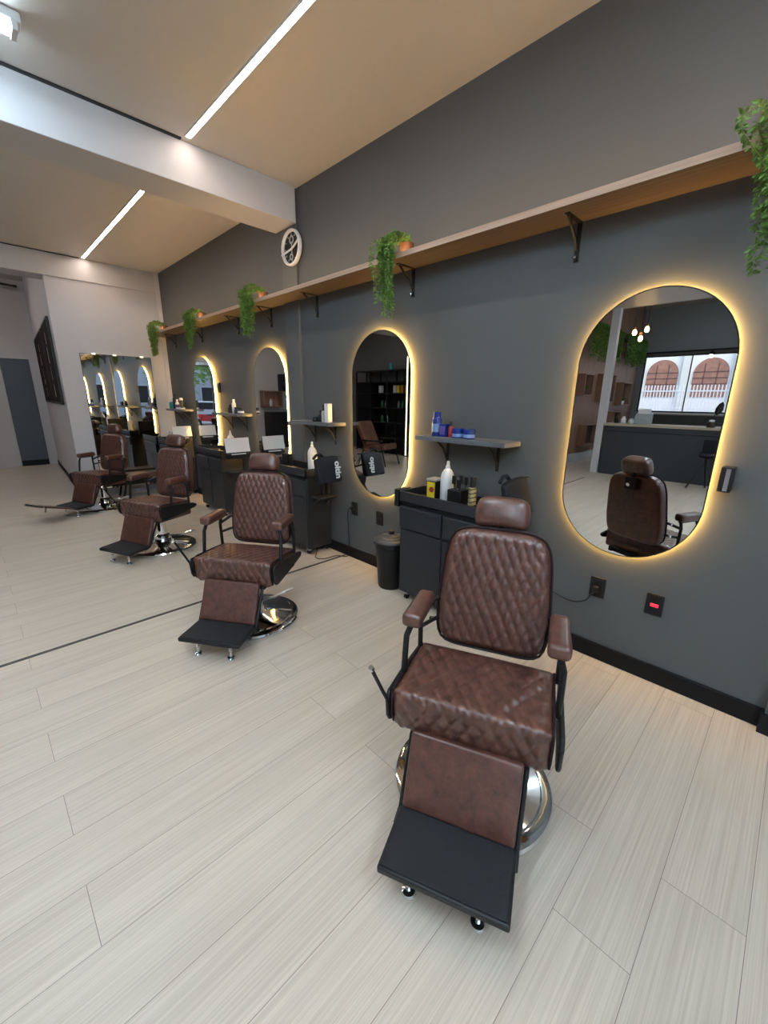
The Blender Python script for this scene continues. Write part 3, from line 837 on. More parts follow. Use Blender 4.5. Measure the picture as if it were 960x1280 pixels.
cord('power_cord', 'black cord hanging down the wall and over the floor to the second station', [(XW - .016, 2.855, .505), (XW - .04, 2.90, .47), (XW - .03, 2.905, .25), (XW - .03, 2.90, .06), (XW - .05, 2.92, .006), (2.34, 3.0, .006), (2.20, 3.02, .006), (2.16, 3.10, .006), (2.26, 3.22, .006), (2.36, 3.35, .006)])

# ------------------------------------------------------------------ barber chairs
def quilt(p, q, w, h, depth):
    a = p / w + q / h; b = p / w - q / h
    s = abs(math.sin(PI * a)) * abs(math.sin(PI * b))
    return depth * (min(1, s * 1.5) ** .36)

def make_chair(label):
    t = thing('barber_chair', label, 'chair', (0, 0, 0), 0, 'brown leather barber chairs')
    # round chromed base and pump column
    MB().lathe([(0, .0), (.300, 0), (.310, .004), (.312, .016), (.306, .026), (.292, .033), (.268, .036), (.262, .040), (.10, .062), (.085, .075), (.078, .10), (0, .10)], 72).build('base', M_CHROME, t, angle=25)
    MB().lathe([(0, .09), (.078, .09), (.072, .13), (.050, .145), (.046, .30), (.055, .31), (.055, .33), (0, .33)], 32).build('pump_column', M_CHROME, t)
    MB().tube([(-.05, .03, .11), (-.14, .10, .10), (-.20, .16, .125), (-.24, .20, .13)], .011, 10).build('pump_lever', M_CHROME, t)
    # black under-frame
    fr = MB(); fr.box(-.20, .19, -.205, -.17, .325, .362); fr.box(-.20, .19, .17, .205, .325, .362)
    fr.box(-.05, .05, -.17, .17, .325, .362); fr.box(.15, .185, -.17, .17, .33, .362); fr.box(-.20, -.165, -.17, .17, .33, .362)
    fr.build('under_frame', M_BLACK, t, bev=.003)
    # seat: quilted on top and on the front
    sx, sy, sz = .375, .538, .158
    def sdisp(n, q):
        x, y, z = q; k = 0
        e = min(1, max(0, (sy / 2 - abs(y) - .014) / .02)) * min(1, max(0, (x + sx / 2 - .012) / .03))
        if n[2] > .02 or n[0] > .02:
            sarc = x if n[0] < .5 else sx / 2 + (sz / 2 - z)
            k = quilt(y, sarc, .052, .088, .0075 if n[0] < .5 else .0095) * e
            k += .012 * math.cos(PI * y / sy) * max(0, n[2]) * math.cos(PI * (x * .9) / sx)
        return k
    def swarp(q):
        x, y, z = q
        f = (x + sx / 2) / sx
        X = x + .022; Z = z + .428 - .022 * (1 - f) * (1 if z > 0 else .2)
        if z < 0: X += .012 * (z / (sz / 2)) * (1 if x > .1 else 0)
        return np.array([X, y - .006, Z])
    vs, fs = rounded_box(sx, sy, sz, .021, .0065, sdisp, swarp)
    MB().add(vs, fs).build('seat', M_LEATHER, t, fix=False, angle=80)
    for s in (-1, 1):
        y = s * (sy / 2 - .002) - .006
        MB().tube([(-.155, y, .478), (.0, y, .494), (.165, y, .506), (.198, y, .497), (.212, y, .470), (.206, y, .40), (.186, y, .360)], .005, 6).build('seat_piping', M_LDARK, t)
    # side plates
    side = [(.222, .452), (.226, .470), (.205, .500), (.06, .492), (-.16, .462), (-.205, .445), (-.212, .430), (-.19, .412), (-.03, .385), (.165, .362), (.198, .368), (.216, .398)]
    for s in (-1, 1):
        MB().prism(side, s * .279, s * .294, 'y').build('side_plate', M_BLACK, t, bev=.006, seg=3)
    # backrest
    bw, bh, bt = .452, .512, .080
    ang = R(9.5)
    BT = Matrix.Translation((-.250, 0, .743)) @ Matrix.Rotation(-ang, 4, 'Y')
    def outline(y, z, s=1.0):
        # pull square corners to a soft outline, narrower at the top
        a = y / (bw / 2); b = z / (bh / 2); m = max(abs(a), abs(b))
        if m > 1e-6:
            ua, ub = a / m, b / m
            w_ = 5.2 if b > 0 else 7.0
            L = (abs(ua) ** w_ + abs(ub) ** w_) ** (1 / w_)
            k = 1 + (1 / L - 1) * (m ** 2)
            a, b = a * k, b * k
        tp = 1 - .105 * max(0, b + .3) / 1.3 - .03 * max(0, -b - .3)
        return a * bw / 2 * tp, b * bh / 2
    def bdisp(n, q):
        x, y, z = q
        if n[0] > .05:
            m = max(abs(y) / (bw / 2), abs(z) / (bh / 2))
            e = min(1, max(0, (1 - m) / .10 - .35))
            return quilt(y, z + .01, .0425, .088, .0095) * e * min(1, n[0] * 1.5) + .010 * (1 - m * m) * n[0] - .004 * (1 - e)
        return 0
    def bwarp(q):
        x, y, z = q
        y, z = outline(y, z)
        p = BT @ Vector((x, y, z))
        return np.array(p)
    vs, fs = rounded_box(bt, bw, bh, .024, .0062, bdisp, bwarp)
    MB().add(vs, fs).build('backrest', M_LEATHER, t, fix=False, angle=80)
    ring = []
    for i in range(72):
        a = 2 * PI * i / 72
        ca, sa = math.cos(a), math.sin(a); m = max(abs(ca), abs(sa))
        y, z = outline(ca / m * (bw / 2 - .002), sa / m * (bh / 2 - .002))
        ring.append(BT @ Vector((bt / 2 - .014, y * 1.004, z * 1.004)))
    MB().tube(ring, .005, 6, closed=True).build('back_piping', M_LDARK, t)
    # headrest with its bracket
    HT = Matrix.Translation((-.312, 0, 1.060)) @ Matrix.Rotation(-R(20), 4, 'Y')
    hx, hy, hz = .098, .214, .120
    def hwarp(q):
        x, y, z = q
        f = abs(y) / (hy / 2); g = z / (hz / 2)
        y2 = y * (1 - .07 * max(0, g))
        p = HT @ Vector((x * (1 - .10 * f * f) + .008 * (1 - f * f), y2, z * (1 - .16 * f ** 4 * max(0, g)) - .012 * f * f * max(0, -g)))
        return np.array(p)
    vs, fs = rounded_box(hx, hy, hz, .034, .012, None, hwarp)
    hr = MB().add(vs, fs).build('headrest', M_LEATHER, t, fix=False, angle=80)
    hb = MB(); hb.tube([(-.318, 0, .92), (-.318, 0, 1.04)], .012, 10); hb.box(-.350, -.326, -.045, .045, .885, .975)
    hb.box(-.336, -.30, -.018, .018, .955, .99)
    o = hb.build('headrest_bracket', M_BLACK, t, bev=.004)
    MB().tube([(-.350, 0, .93), (-.372, 0, .922)], .014, 14).build('knob', M_CHROME, o)
    # arms
    for s in (-1, 1):
        y = s * .257
        def awarp(q, s=s, y=y):
            x, yy, z = q
            f = (x + .112) / .225
            return np.array([x - .030, yy * (.92 + .14 * f) + y - s * .004, z + .712 + .006 * (1 - f)])
        vs, fs = rounded_box(.225, .072, .056, .019, .02, None, awarp)
        MB().add(vs, fs).build('armrest', M_LEATHER, t, fix=False, angle=80)
        a = MB(); yo = s * .274
        a.tube([(.052, y, .690), (.060, yo, .64), (.085, yo, .48)], .0115, 8)
        a.tube([(-.115, y, .690), (-.125, yo, .64), (-.130, yo, .46)], .0105, 8)
        a.tube([(-.125, yo, .640), (-.20, s * .236, .675), (-.225, s * .214, .68)], .010, 8)
        a.tube([(-.128, yo, .575), (-.19, s * .236, .585), (-.215, s * .214, .59)], .009, 8)
        a.box(-.125, .06, y - .012, y + .012, .680, .690)
        arm = a.build('arm_frame', M_BLACK, t)
        MB().tube([(-.20, s * .238, .675), (-.20, s * .254, .675)], .010, 10).build('bolt', M_CHROME, arm)
        MB().tube([(-.19, s * .238, .585), (-.19, s * .254, .585)], .010, 10).build('bolt', M_CHROME, arm)
    # recline lever on the chair's right
    lv = MB().tube([(.215, -.284, .46), (.235, -.296, .51), (.320, -.304, .66)], .0065, 8)
    o = lv.build('recline_lever', M_BLACK, t)
    MB().tube([(.315, -.3035, .652), (.324, -.3045, .668)], .0085, 8).build('lever_tip', M_CHROME, o)
    # leg rest and foot plate
    LT = Matrix.Translation((.262, 0, .258)) @ Matrix.Rotation(-R(21), 4, 'Y')
    def lwarp(q):
        x, y, z = q
        return np.array(LT @ Vector((x, y, z)))
    vs, fs = rounded_box(.034, .375, .255, .010, .04, None, lwarp)
    MB().add(vs, fs).build('leg_rest', M_LEATHER, t, fix=False, angle=60)
    for s in (-1, 1):
        MB().tube([(.165, s * .195, .350), (.20, s * .195, .34), (.308, s * .193, .128), (.36, s * .193, .112)], .010, 8).build('leg_rest_arm', M_BLACK, t)
    FT = Matrix.Translation((.305, 0, .142)) @ Matrix.Rotation(R(1.5), 4, 'Y')
    fp = MB().box(0, .218, -.196, .196, -.030, -.004, FT).build('foot_plate', M_PLATE, t, bev=.006)
    MB().box(.008, .210, -.188, .188, -.004, .001, FT).build('rubber_mat', M_RUBBER, fp, bev=.002)
    for s in (-1, 1):
        MB().lathe([(0, .0), (.022, 0), (.024, .006), (.021, .014), (.009, .018), (.008, .05), (.012, .054), (.012, .062), (.009, .066), (.009, .112), (0, .112)], 20, Matrix.Translation((.47, s * .108, 0))).build('plate_foot', M_CHROME, t)
    return t

c1 = make_chair('nearest brown leather barber chair, with diamond-stitched back and black footplate')
def place(o, x, y, h): o.location = (x, y, 0); o.rotation_euler = (0, 0, R(h))
place(c1, 1.193, .677, 203)
c2 = dup(c1, (1.185, 2.485, 0), R(214), 'second brown leather barber chair from the camera, in front of the floor joint')
c3 = dup(c1, (1.206, 4.44, 0), R(204), 'third brown leather barber chair from the camera, left of the second')
c4 = dup(c1, (1.150, 6.64, 0), R(207), 'farthest brown leather barber chair, with an extra footboard swung out')
FT = Matrix.Translation((.523, 0, .135)) @ Matrix.Rotation(-R(17), 4, 'Y')
fb = MB().box(0, .36, -.15, .15, -.022, -.004, FT).build('foot_board', M_LEATHER, c4, bev=.004)
MB().box(.355, .366, -.155, .155, -.024, .0, FT).build('board_edge', M_STEEL, fb)
MB().tube([FT @ Vector((.30, .10, -.02)), FT @ Vector((.30, .10, -.075))], .010, 8).build('board_foot', M_CHROME, fb)

# low bench by the end wall
t = thing('bench', 'low bench with brown cushion and black legs beside the farthest chair', 'bench', (1.74, 7.18, 0))
fr = MB(); fr.box(-.40, .35, -.15, .17, .20, .27)
fr.build('bench_frame', M_BLACK, t, bev=.004)
vs, fs = rounded_box(.60, .30, .09, .03, .03, None, lambda q: np.array([q[0] + .04, q[1], q[2] + .315]))
MB().add(vs, fs).build('cushion', M_LEATHER, t, angle=70)
for x in (-.22, .28):
    for y in (-.12, .13):
        MB().tube([(x, y, .21), (x - .05 if x < 0 else x + .03, y, 0)], .016, 8).build('leg', M_BLACK, t)

# ------------------------------------------------------------------ pictures on the slanted wall
A = Vector((1.03, 7.42)); Bv = Vector((1.28, 11.75)); dv = (Bv - A).normalized(); ang = math.atan2(dv.y, dv.x)
def picture(label, s0, s1, seed):
    rnd = random.Random(seed)
    p = A + dv * (s0 + s1) / 2
    t = thing('framed_picture', label, 'picture', (p.x, p.y, 1.37), ang, 'dark tall pictures')
    w = (s1 - s0) / 2; H = 1.19
    MB().box(-w, w, .002, .035, 0, H).build('frame', M_BLACKP, t, bev=.003)
    MB().box(-w + .03, w - .03, .035, .038, .03, H - .03).build('print', mat('print_%d' % seed, (.016, .010, .010), .8, noise=(6, .9), spec=.08), t)
    k = MB()
    y = .10
    while y < H - .15:
        h = rnd.uniform(.10, .26); a = rnd.uniform(-w * .22, w * .0); b = a + rnd.uniform(.06, .14)
        y1 = min(y + h, H - .08)
        k.prism([(a, y), (b, y + .02), (b - .02, y1), (a + .03, y1 - .02)], .038, .0395, 'y'); y += h + rnd.uniform(.01, .05)
    k.build('pale_motif', mat('sepia_print', (.32, .27, .22), .5), t)
picture('tall dark picture on the slanted pale wall, the one nearer the rear mirror', .30, 1.55, 5)
picture('tall dark picture on the slanted pale wall, the one nearer the far doorway', 1.80, 3.75, 9)

t = thing('spot_rail', 'thin black rail with a round end under the far ceiling at the left edge', 'rail', (1.0, 11.5, 3.50))
MB().tube([(-1.2, 0, .08), (-.05, 0, .07), (.10, 0, .06)], .020, 8).build('rail', M_BLACKP, t)
MB().lathe([(0, -.03), (.03, -.02), (.036, 0), (.03, .02), (0, .03)], 14, Matrix.Translation((.12, 0, .06))).build('spot_head', M_BLACKP, t)

# ------------------------------------------------------------------ the part of the shop that the mirrors show
# reception desk
t = thing('reception_desk', 'dark slate reception desk with pale counter top, seen in the nearest mirror', 'desk', (-4.70, 2.0, 0))
MB().box(-.55, 0, -1.05, .98, 0, 1.015).build('desk_body', mat('slate_laminate', (.030, .036, .046), .45), t, bev=.003)
MB().box(-.62, .03, -1.08, 1.01, 1.015, 1.06).build('counter_top', wood_mat('pale_counter', (.36, .30, .22), (.52, .45, .36), axis=1, scale=5), t, bev=.003)
MB().box(0.0, .006, -1.03, .96, .90, .915).build('shadow_groove', M_BLACKP, t)
struct('trim_7', MB().box(-4.86, -4.72, 3.02, 3.16, 0, ZC), M_BEAM)
t = thing('back_counter', 'long back counter under the street window, seen in the nearest mirror', 'counter', (-9.2, 1.7, 0))
MB().box(-.35, .25, -2.0, 1.6, 0, 1.16).build('counter_body', mat('back_counter_dark', (.03, .032, .035), .4), t, bev=.003)
MB().box(-.38, .28, -2.03, 1.63, 1.16, 1.20).build('counter_top', mat('back_counter_top', (.30, .28, .24), .4), t, bev=.003)
zr = 1.0605
def mini(name, label, cat, loc, m, r, h, m2=None):
    bottle(name, label, cat, loc, r, h, m, m2, .6, .25)
mini('bottle', 'white bottle on the reception desk left of the printer', 'bottle', (-4.95, 2.72, zr), M_WHITEP, .05, .14)
mini('jar', 'pale jar on the reception desk beside the white bottle', 'jar', (-4.92, 2.56, zr), mat('pale_glass', (.45, .5, .52), .2), .06, .11)
mini('bottle', 'dark bottle at the column end of the reception desk', 'bottle', (-4.98, 2.86, zr), M_BLACKP, .04, .16)
t = thing('card_reader', 'pale printer on the reception desk', 'printer', (-5.05, 2.38, zr))
MB().prism([(-.12, 0), (.12, 0), (.12, .10), (.02, .20), (-.12, .22)], -.14, .14, 'y').build('printer_body', mat('printer_grey', (.38, .43, .46), .4), t, bev=.006)
MB().box(-.08, .06, -.10, .10, .20, .30).build('paper_stack', M_PAPER, t)
t = thing('potted_flower', 'small brown pot with one dark bloom on the reception desk', 'plant', (-4.82, 1.22, zr))
MB().lathe([(0, 0), (.07, 0), (.075, .015), (.05, .02), (.055, .07), (.05, .10), (0, .10)], 20).build('pot', M_DARKP, t)
MB().lathe([(0, .10), (.04, .10), (.045, .13), (0, .14)], 16).build('white_ball', M_WHITEP, t)
MB().tube([(0, 0, .13), (.0, -.03, .26)], .006, 6).build('stem', M_BLACKP, t)
MB().lathe([(0, .22), (.05, .27), (.06, .34), (.04, .42), (0, .47)], 10, Matrix.Rotation(R(12), 4, 'X')).build('bloom', M_BLACKP, t)
t = thing('side_chair', 'small black folding stool standing against the reception desk', 'stool', (-4.35, 1.12, 0))
for (a, b) in (((-.05, -.02, .55), (.14, .2, 0)), ((.02, .02, .55), (-.12, -.05, 0)), ((0, 0, .55), (.10, -.18, 0))):
    MB().tube([a, b], .014, 8).build('leg', M_BLACK, t)
vs, fs = rounded_box(.22, .24, .10, .04, .04, None, lambda q: np.array([q[0] - .01, q[1], q[2] + .60]))
MB().add(vs, fs).build('seat', M_BAG, t)
MB().box(-.09, -.06, -.09, .10, .62, .86).build('backrest', M_BAG, t, bev=.02)
# pendant cluster
PEND = ((.109, 2.925), (-.019, 2.795), (-.117, 2.965))
t = thing('pendant_lamp', 'cluster of three glowing bulbs hanging above the reception desk', 'lamp', (-5.6, 2.85, ZH))
MB().lathe([(0, -.03), (.09, -.03), (.09, 0), (0, 0)], 20).build('ceiling_rose', M_BLACK, t)
for (y, zb) in PEND:
    p = MB().tube([(0, y * .4, -.02), (0, y, -.06), (0, y, zb + .12 - ZH)], .004, 6).build('pendant_cord', M_BLACK, t)
    MB().lathe([(0, 0), (.022, 0), (.022, .06), (0, .06)], 12, Matrix.Translation((0, y, zb + .055 - ZH))).build('socket', mat('copper', (.5, .2, .08), .3, 1), p)
    MB().lathe([(0, -.06), (.03, -.05), (.045, -.01), (.035, .03), (.02, .058), (0, .06)], 16, Matrix.Translation((0, y, zb - ZH))).build('bulb', mat('warm_bulb', (1, .8, .5), .3, emit=(1, .62, .28), es=14), p)
# track lights on the wall over the window
t = thing('track_light', 'black track with two lit spots along the top of the street window', 'track light', (-10.38, 2.0, 2.55))
MB().box(-.08, .02, -2.6, 1.9, .37, .41).build('track', M_BLACK, t)
for y in (.25, -.37):
    s = MB().tube([(0, y, .38), (0, y, .28)], .014, 8); s.tube([(0, y, .29), (.07, y, .22)], .06, 12)
    h = s.build('spot_head', M_BLACK, t)
    MB().tube([(.07, y, .22), (.08, y, .21)], .056, 12).build('lens', mat('spot_lens', (1, 1, .9), .3, emit=(1, .85, .6), es=10), h)
# timber wall: cubbies, plants
M_CUB = wood_mat('cubby_wood', (.22, .12, .08), (.36, .21, .15), axis=2, scale=4)
def cubby(label, x, z, w, h, item=None):
    t = thing('box_shelf', label, 'shelf', (x, 4.10, z), 0, 'timber wall cubbies')
    f = MB(); f.box(-w / 2, w / 2, -.20, 0, -.02, 0); f.box(-w / 2, w / 2, -.20, 0, h, h + .02)
    f.box(-w / 2 - .02, -w / 2, -.20, 0, -.02, h + .02); f.box(w / 2, w / 2 + .02, -.20, 0, -.02, h + .02)
    f.build('cubby_box', M_CUB, t, bev=.002)
    MB().box(-w / 2, w / 2, -.008, 0, 0, h).build('back_board', mat('cubby_back', (.03, .02, .018), .6), t)
    return t
cubs = [(-6.05, 1.66, .50, .46, 'open cubby nearest the mirrors on the timber wall'), (-7.55, 1.50, .80, .68, 'tall open cubby with a dark pot on the timber wall'),
        (-9.1, 1.42, .70, .60, 'open cubby near the street window on the timber wall'), (-6.75, .40, .90, .50, 'low wide cubby near the floor on the timber wall'), (-8.6, .75, .60, .45, 'low cubby behind the column on the timber wall')]
for (x, z, w, h, lab) in cubs: cubby(lab, x, z, w, h)
tops = [(-6.05, 4.0, 1.6605, 'small plant in the cubby nearest the mirrors'), (-7.55, 4.0, 1.5005, 'small plant in the tall cubby'), (-9.1, 4.0, 1.4205, 'small plant with a pale pot in the cubby near the window')]
for (x, y, z, lab) in tops:
    t = thing('potted_plant', lab, 'plant', (x, y, z))
    MB().lathe([(0, 0), (.05, 0), (.065, .10), (.055, .10), (0, .09)], 16).build('pot', M_DARKP if 'pale' not in lab else M_WHITEP, t)
    fol = MB(); rnd = random.Random(x)
    for k in range(14):
        a = rnd.random() * 2 * PI
        leaf_cloud(fol, [Vector((0, 0, .09)), Vector((.04 * math.cos(a), -.02 + .03 * math.sin(a), .15)), Vector((.07 * math.cos(a), -.03 + .03 * math.sin(a), .18 + .04 * rnd.random()))], 22, .028, rnd)
    fol.build('foliage', M_LEAF, t, fix=False, smooth=False)
for (x0, x1, lab) in ((-7.9, -5.75, 'wide curtain of green foliage high on the timber wall, nearer the mirrors'), (-10.2, -8.35, 'wide curtain of green foliage high on the timber wall beyond the column')):
    rnd = random.Random(x0)
    t = thing('hanging_garden', lab, 'plant', ((x0 + x1) / 2, 4.02, 3.16))
    w = (x1 - x0) / 2
    MB().box(-w, w, -.10, .08, -.02, .10).build('planter', M_DARKP, t, bev=.004)
    fol = MB()
    for k in range(110):
        a = rnd.uniform(-w, w); L = rnd.uniform(.30, .70)
        pts = [Vector((a, -.05, .10)), Vector((a, -.13, .12)), Vector((a + rnd.gauss(0, .03), -.16, -.02)), Vector((a + rnd.gauss(0, .05), -.15, -L * .6)), Vector((a + rnd.gauss(0, .06), -.14, -L))]
        leaf_cloud(fol, pts, 60, .05, rnd)
    fol.build('foliage', M_LEAF, t, fix=False, smooth=False)

# lounge armchair
t = thing('lounge_armchair', 'brown lounge armchair on thin black legs, seen in the mirror over the bin', 'armchair', (-1.95, 6.95, 0), R(255))
T1 = Matrix.Translation((-.02, 0, .40)) @ Matrix.Rotation(R(-7), 4, 'Y')
vs, fs = rounded_box(.62, .58, .13, .045, .04, None, lambda q: np.array(T1 @ Vector(q)))
MB().add(vs, fs).build('seat', mat('cognac_leather', (.16, .062, .036), .42, noise=(9, .3)), t)
T2 = Matrix.Translation((-.36, 0, .70)) @ Matrix.Rotation(R(-24), 4, 'Y')
vs, fs = rounded_box(.13, .58, .62, .045, .04, None, lambda q: np.array(T2 @ Vector(q)))
MB().add(vs, fs).build('backrest', mat('cognac_leather', (.16, .062, .036)), t)
for s in (-1, 1):
    MB().tube([(.22, s * .30, .36), (.33, s * .33, 0)], .014, 8).build('leg', M_BLACK, t)
    MB().tube([(-.28, s * .30, .36), (-.42, s * .33, 0)], .014, 8).build('leg', M_BLACK, t)
    MB().box(-.34, .26, s * .34 - .03, s * .34 + .03, .56, .59).build('arm', M_BLACK, t, bev=.008)
    MB().tube([(.20, s * .34, .57), (.22, s * .30, .36)], .012, 8).build('arm_post', M_BLACK, t)
# display cabinet
t = thing('display_cabinet', 'black framed display cabinet of products, seen in the mirror over the bin', 'cabinet', (-3.90, 8.6, 0))
fr = MB()
for y in (-.95, -.30, .35, .95):
    for x in (.02, .42): fr.box(x - .015, x + .015, y - .015, y + .015, 0, 2.26)
for z in (.06, .45, .85, 1.25, 1.65, 1.95, 2.25): fr.box(0, .44, -.96, .96, z - .012, z + .012)
fr.build('cabinet_frame', M_BLACK, t)
MB().box(0, .012, -.95, .95, .05, 1.95).build('back_panel', M_BLACKP, t)
MB().box(.01, .40, .36, .94, .07, 1.94).build('fridge', mat('fridge_black', (.006, .006, .007), .6, spec=.15), t, bev=.004)
rnd = random.Random(4)
prods = [('orange carton', mat('orange_card', (.6, .25, .04), .4)), ('yellow carton', M_YELLOW), ('white carton', M_WHITEP), ('green bottle', mat('green_plastic', (.05, .2, .1), .3)), ('grey bottle', mat('grey_plastic3', (.3, .33, .34), .3))]
for (z, yy, i) in ((1.662, -.75, 0), (1.662, -.60, 1), (1.662, -.47, 2), (1.262, .05, 3), (1.262, -.10, 4), (1.662, .1, 2), (.862, .05, 3), (.862, -.15, 4), (1.262, -.6, 4), (1.262, -.75, 3)):
    nm, m = prods[i]
    lvl = {1.662: 'upper', 1.262: 'middle', .862: 'lower'}[z]
    place_ = 'right' if yy < -.4 else 'centre'
    lab = '%s on the %s shelf of the display cabinet, %s bay' % (nm, lvl, place_)
    if 'bottle' in nm: bottle('bottle', lab, 'bottle', (-3.66, 8.6 + yy, z), .035, .19, m, None, .5, .25)
    else: carton('carton', lab, 'box', (-3.66, 8.6 + yy, z), .09, .10, .20, m)
tag(MB().lathe([(0, 0), (.06, 0), (.07, .03), (.055, .12), (.06, .16), (.03, .2), (0, .2)], 16, Matrix.Translation((-3.68, 8.35, 2.2625))).build('vase', M_TEAL), 'teal vase on top of the black display cabinet', 'vase')
t = thing('upright_light', 'upright white light bar standing beside the display cabinet', 'light', (-3.46, 7.50, 0))
MB().box(-.06, .06, -.05, .05, 0, .02).build('foot', M_BLACK, t)
MB().box(.0, .03, -.02, .02, .02, 2.56).build('housing', M_WHITEP, t)
MB().box(.03, .036, -.014, .014, .03, 2.55).build('diffuser', mat('upright_led', (1, 1, .9), .5, emit=(1, .88, .62), es=2.6), t)
# loudspeaker, cubby, picture and dark counter by the far wall
t = thing('loudspeaker', 'black loudspeaker on the far wall, seen in the third mirror', 'speaker', (-2.38, YF, 1.70))
MB().box(-.19, .19, -.24, 0, 0, .50).build('speaker_box', M_BLACKP, t, bev=.01)
MB().lathe([(.0, 0), (.05, .0), (.12, .01), (.13, .016), (.0, .016)], 24, Matrix.Translation((0, -.24, .19)) @ Matrix.Rotation(PI / 2, 4, 'X')).build('cone', mat('speaker_cone', (.04, .04, .045), .4), t)
t = thing('box_shelf', 'brown wooden wall box with white bottles on the far wall, seen in the third mirror', 'shelf', (-1.88, YF, 1.22))
f = MB(); f.box(-.32, .32, -.25, 0, 0, .025); f.box(-.32, .32, -.25, 0, .455, .48); f.box(-.32, -.295, -.25, 0, 0, .48); f.box(.295, .32, -.25, 0, 0, .48); f.box(-.32, .32, -.015, 0, 0, .48)
f.build('cubby_box', M_CUB, t)
bottle('bottle', 'white bottle standing in the brown wall box', 'bottle', (-1.85, YF - .12, 1.246), .045, .22, M_WHITEP, None, .4, .2)
t = thing('framed_picture', 'small pale blue picture under the loudspeaker', 'picture', (-2.42, YF, 1.16))
MB().box(-.22, .22, -.025, 0, 0, .50).build('frame', M_WHITEP, t)
MB().box(-.19, .19, -.028, -.025, .03, .47).build('print', mat('pale_blue_print', (.35, .5, .58), .5), t)
t = thing('black_sideboard', 'long black sideboard along the far wall, seen in the third mirror', 'cabinet', (-2.6, YF - .02, 0))
MB().box(-.95, .95, -.45, 0, .05, 1.08).build('sideboard_body', M_BLACKP, t, bev=.004)
MB().box(-.90, .90, -.40, -.05, 0, .05).build('plinth', M_BLACK, t)

# ------------------------------------------------------------------ outside
M_PAVE = mat('street_pavement', (.24, .245, .25), .8, noise=(3, .15))
g = MB().box(-60, 30, -40, 50, -.30, -.14).build('ground', M_PAVE, kind='structure')
# building with two arches across the street
t = thing('street_building', 'white building with arched brown shutters across the street, seen through the window', 'building', (-20.0, 2.0, -.14))
bd = MB(); bd.box(-3, 0, -14, 16, 0, 7)
bd.build('facade', mat('white_render', (.60, .62, .62), .7), t)
M_SHUT = mat('brown_shutter', (.24, .12, .085), .6, noise=(5, .2))
for y in (-4.23, -2.30, -.37, 1.56, 3.49, 5.42, 7.35, 9.28):
    w = .66
    poly = [(y - w, 1.9), (y + w, 1.9)] + [(y + w * math.cos(a), 2.98 + w * math.sin(a)) for a in [PI * k / 16 for k in range(17)]]
    s = MB().prism(poly, 0.0, .05, 'x').build('arched_shutter', M_SHUT, t)
    b = MB()
    for k in range(4): b.box(.05, .07, y - w, y + w, 2.2 + k * .27, 2.23 + k * .27)
    for k in (-.25, .25): b.box(.05, .07, y + k - .02, y + k + .02, 1.9, 3.4)
    b.build('shutter_bars', mat('shutter_dark', (.10, .05, .04), .6), s)
for y in (-5.2, -3.27, -1.34, .59, 2.52, 4.45, 6.38, 8.31, 10.24):
    MB().box(0, .18, y - .16, y + .16, 0, 6.6).build('pillar', mat('pale_stone', (.5, .52, .5), .7), t)
t = thing('railing', 'white picket railing in front of the arched building', 'fence', (-15.5, 2.0, -.14))
rl = MB(); rl.box(-.03, .03, -9, 9, 1.40, 1.45); rl.box(-.03, .03, -9, 9, 2.05, 2.10); rl.box(-.08, .08, -9, 9, 0, 1.32)
rl.build('rails', mat('white_rail', (.62, .66, .68), .5), t)
pk = MB()
for k in range(164): pk.box(-.015, .015, -9 + k * .11, -8.965 + k * .11, 1.32, 2.30)
pk.build('pickets', mat('white_rail', (.75, .78, .8)), t)
# street behind the far opening
def street_tree(label, x, y, h, seed):
    rnd = random.Random(seed)
    t = thing('street_tree', label, 'tree', (x, y, -.14), 0, 'street trees')
    MB().tube([(0, 0, 0), (.05, .02, h * .4), (.0, 0, h * .65)], [.16, .12, .07], 10).build('trunk', mat('bark', (.10, .07, .05), .8), t)
    f = MB()
    for k in range(900):
        v = Vector((rnd.gauss(0, 1), rnd.gauss(0, 1), rnd.gauss(0, .8))).normalized() * (rnd.random() ** .4) * h * .38
        c = v + Vector((0, 0, h * .72)); a = Vector((rnd.gauss(0, 1), rnd.gauss(0, 1), rnd.gauss(0, 1))).normalized(); b = a.orthogonal().normalized()
        s = .22
        f.add([c, c + a * s + b * s * .4, c + a * 2 * s, c + a * s - b * s * .4], [(0, 1, 2, 3)])
    f.build('crown', mat('tree_leaf', (.16, .28, .06), .6, noise=(1.2, .4)), t, fix=False, smooth=False)
street_tree('street tree across the road, straight out from the near shop window', -6.0, -16.0, 5.6, 1)
street_tree('street tree across the road, farthest toward the reception side', -10.5, -19.0, 6.0, 2)
street_tree('street tree across the road, on the side of the dark shop wall', 2.5, -13.0, 5.2, 3)
for (x, y, rz, lab, cc) in ((-6.0, -26.0, PI / 2, 'plain pale house across the road behind the street trees', (.36, .37, .39)),):
    t = thing('house', lab, 'building', (x, y, -.14), rz)
    MB().box(-4, 0, -11, 11, 0, 6.5).build('house_walls', mat('house_wall_%d' % int(y), cc, .7), t)
    for k in range(-3, 4):
        f = MB().box(0, .06, k * 3 - .8, k * 3 + .8, 1.0, 2.6).build('window', mat('house_window_frame', (.45, .45, .45), .5), t)
        MB().box(.06, .07, k * 3 - .7, k * 3 + .7, 1.1, 2.5).build('pane', M_BLACKP, f)
    MB().box(-4.2, .6, -11.3, 11.3, 6.5, 6.9).build('roof', mat('house_roof', (.25, .10, .06), .7), t)
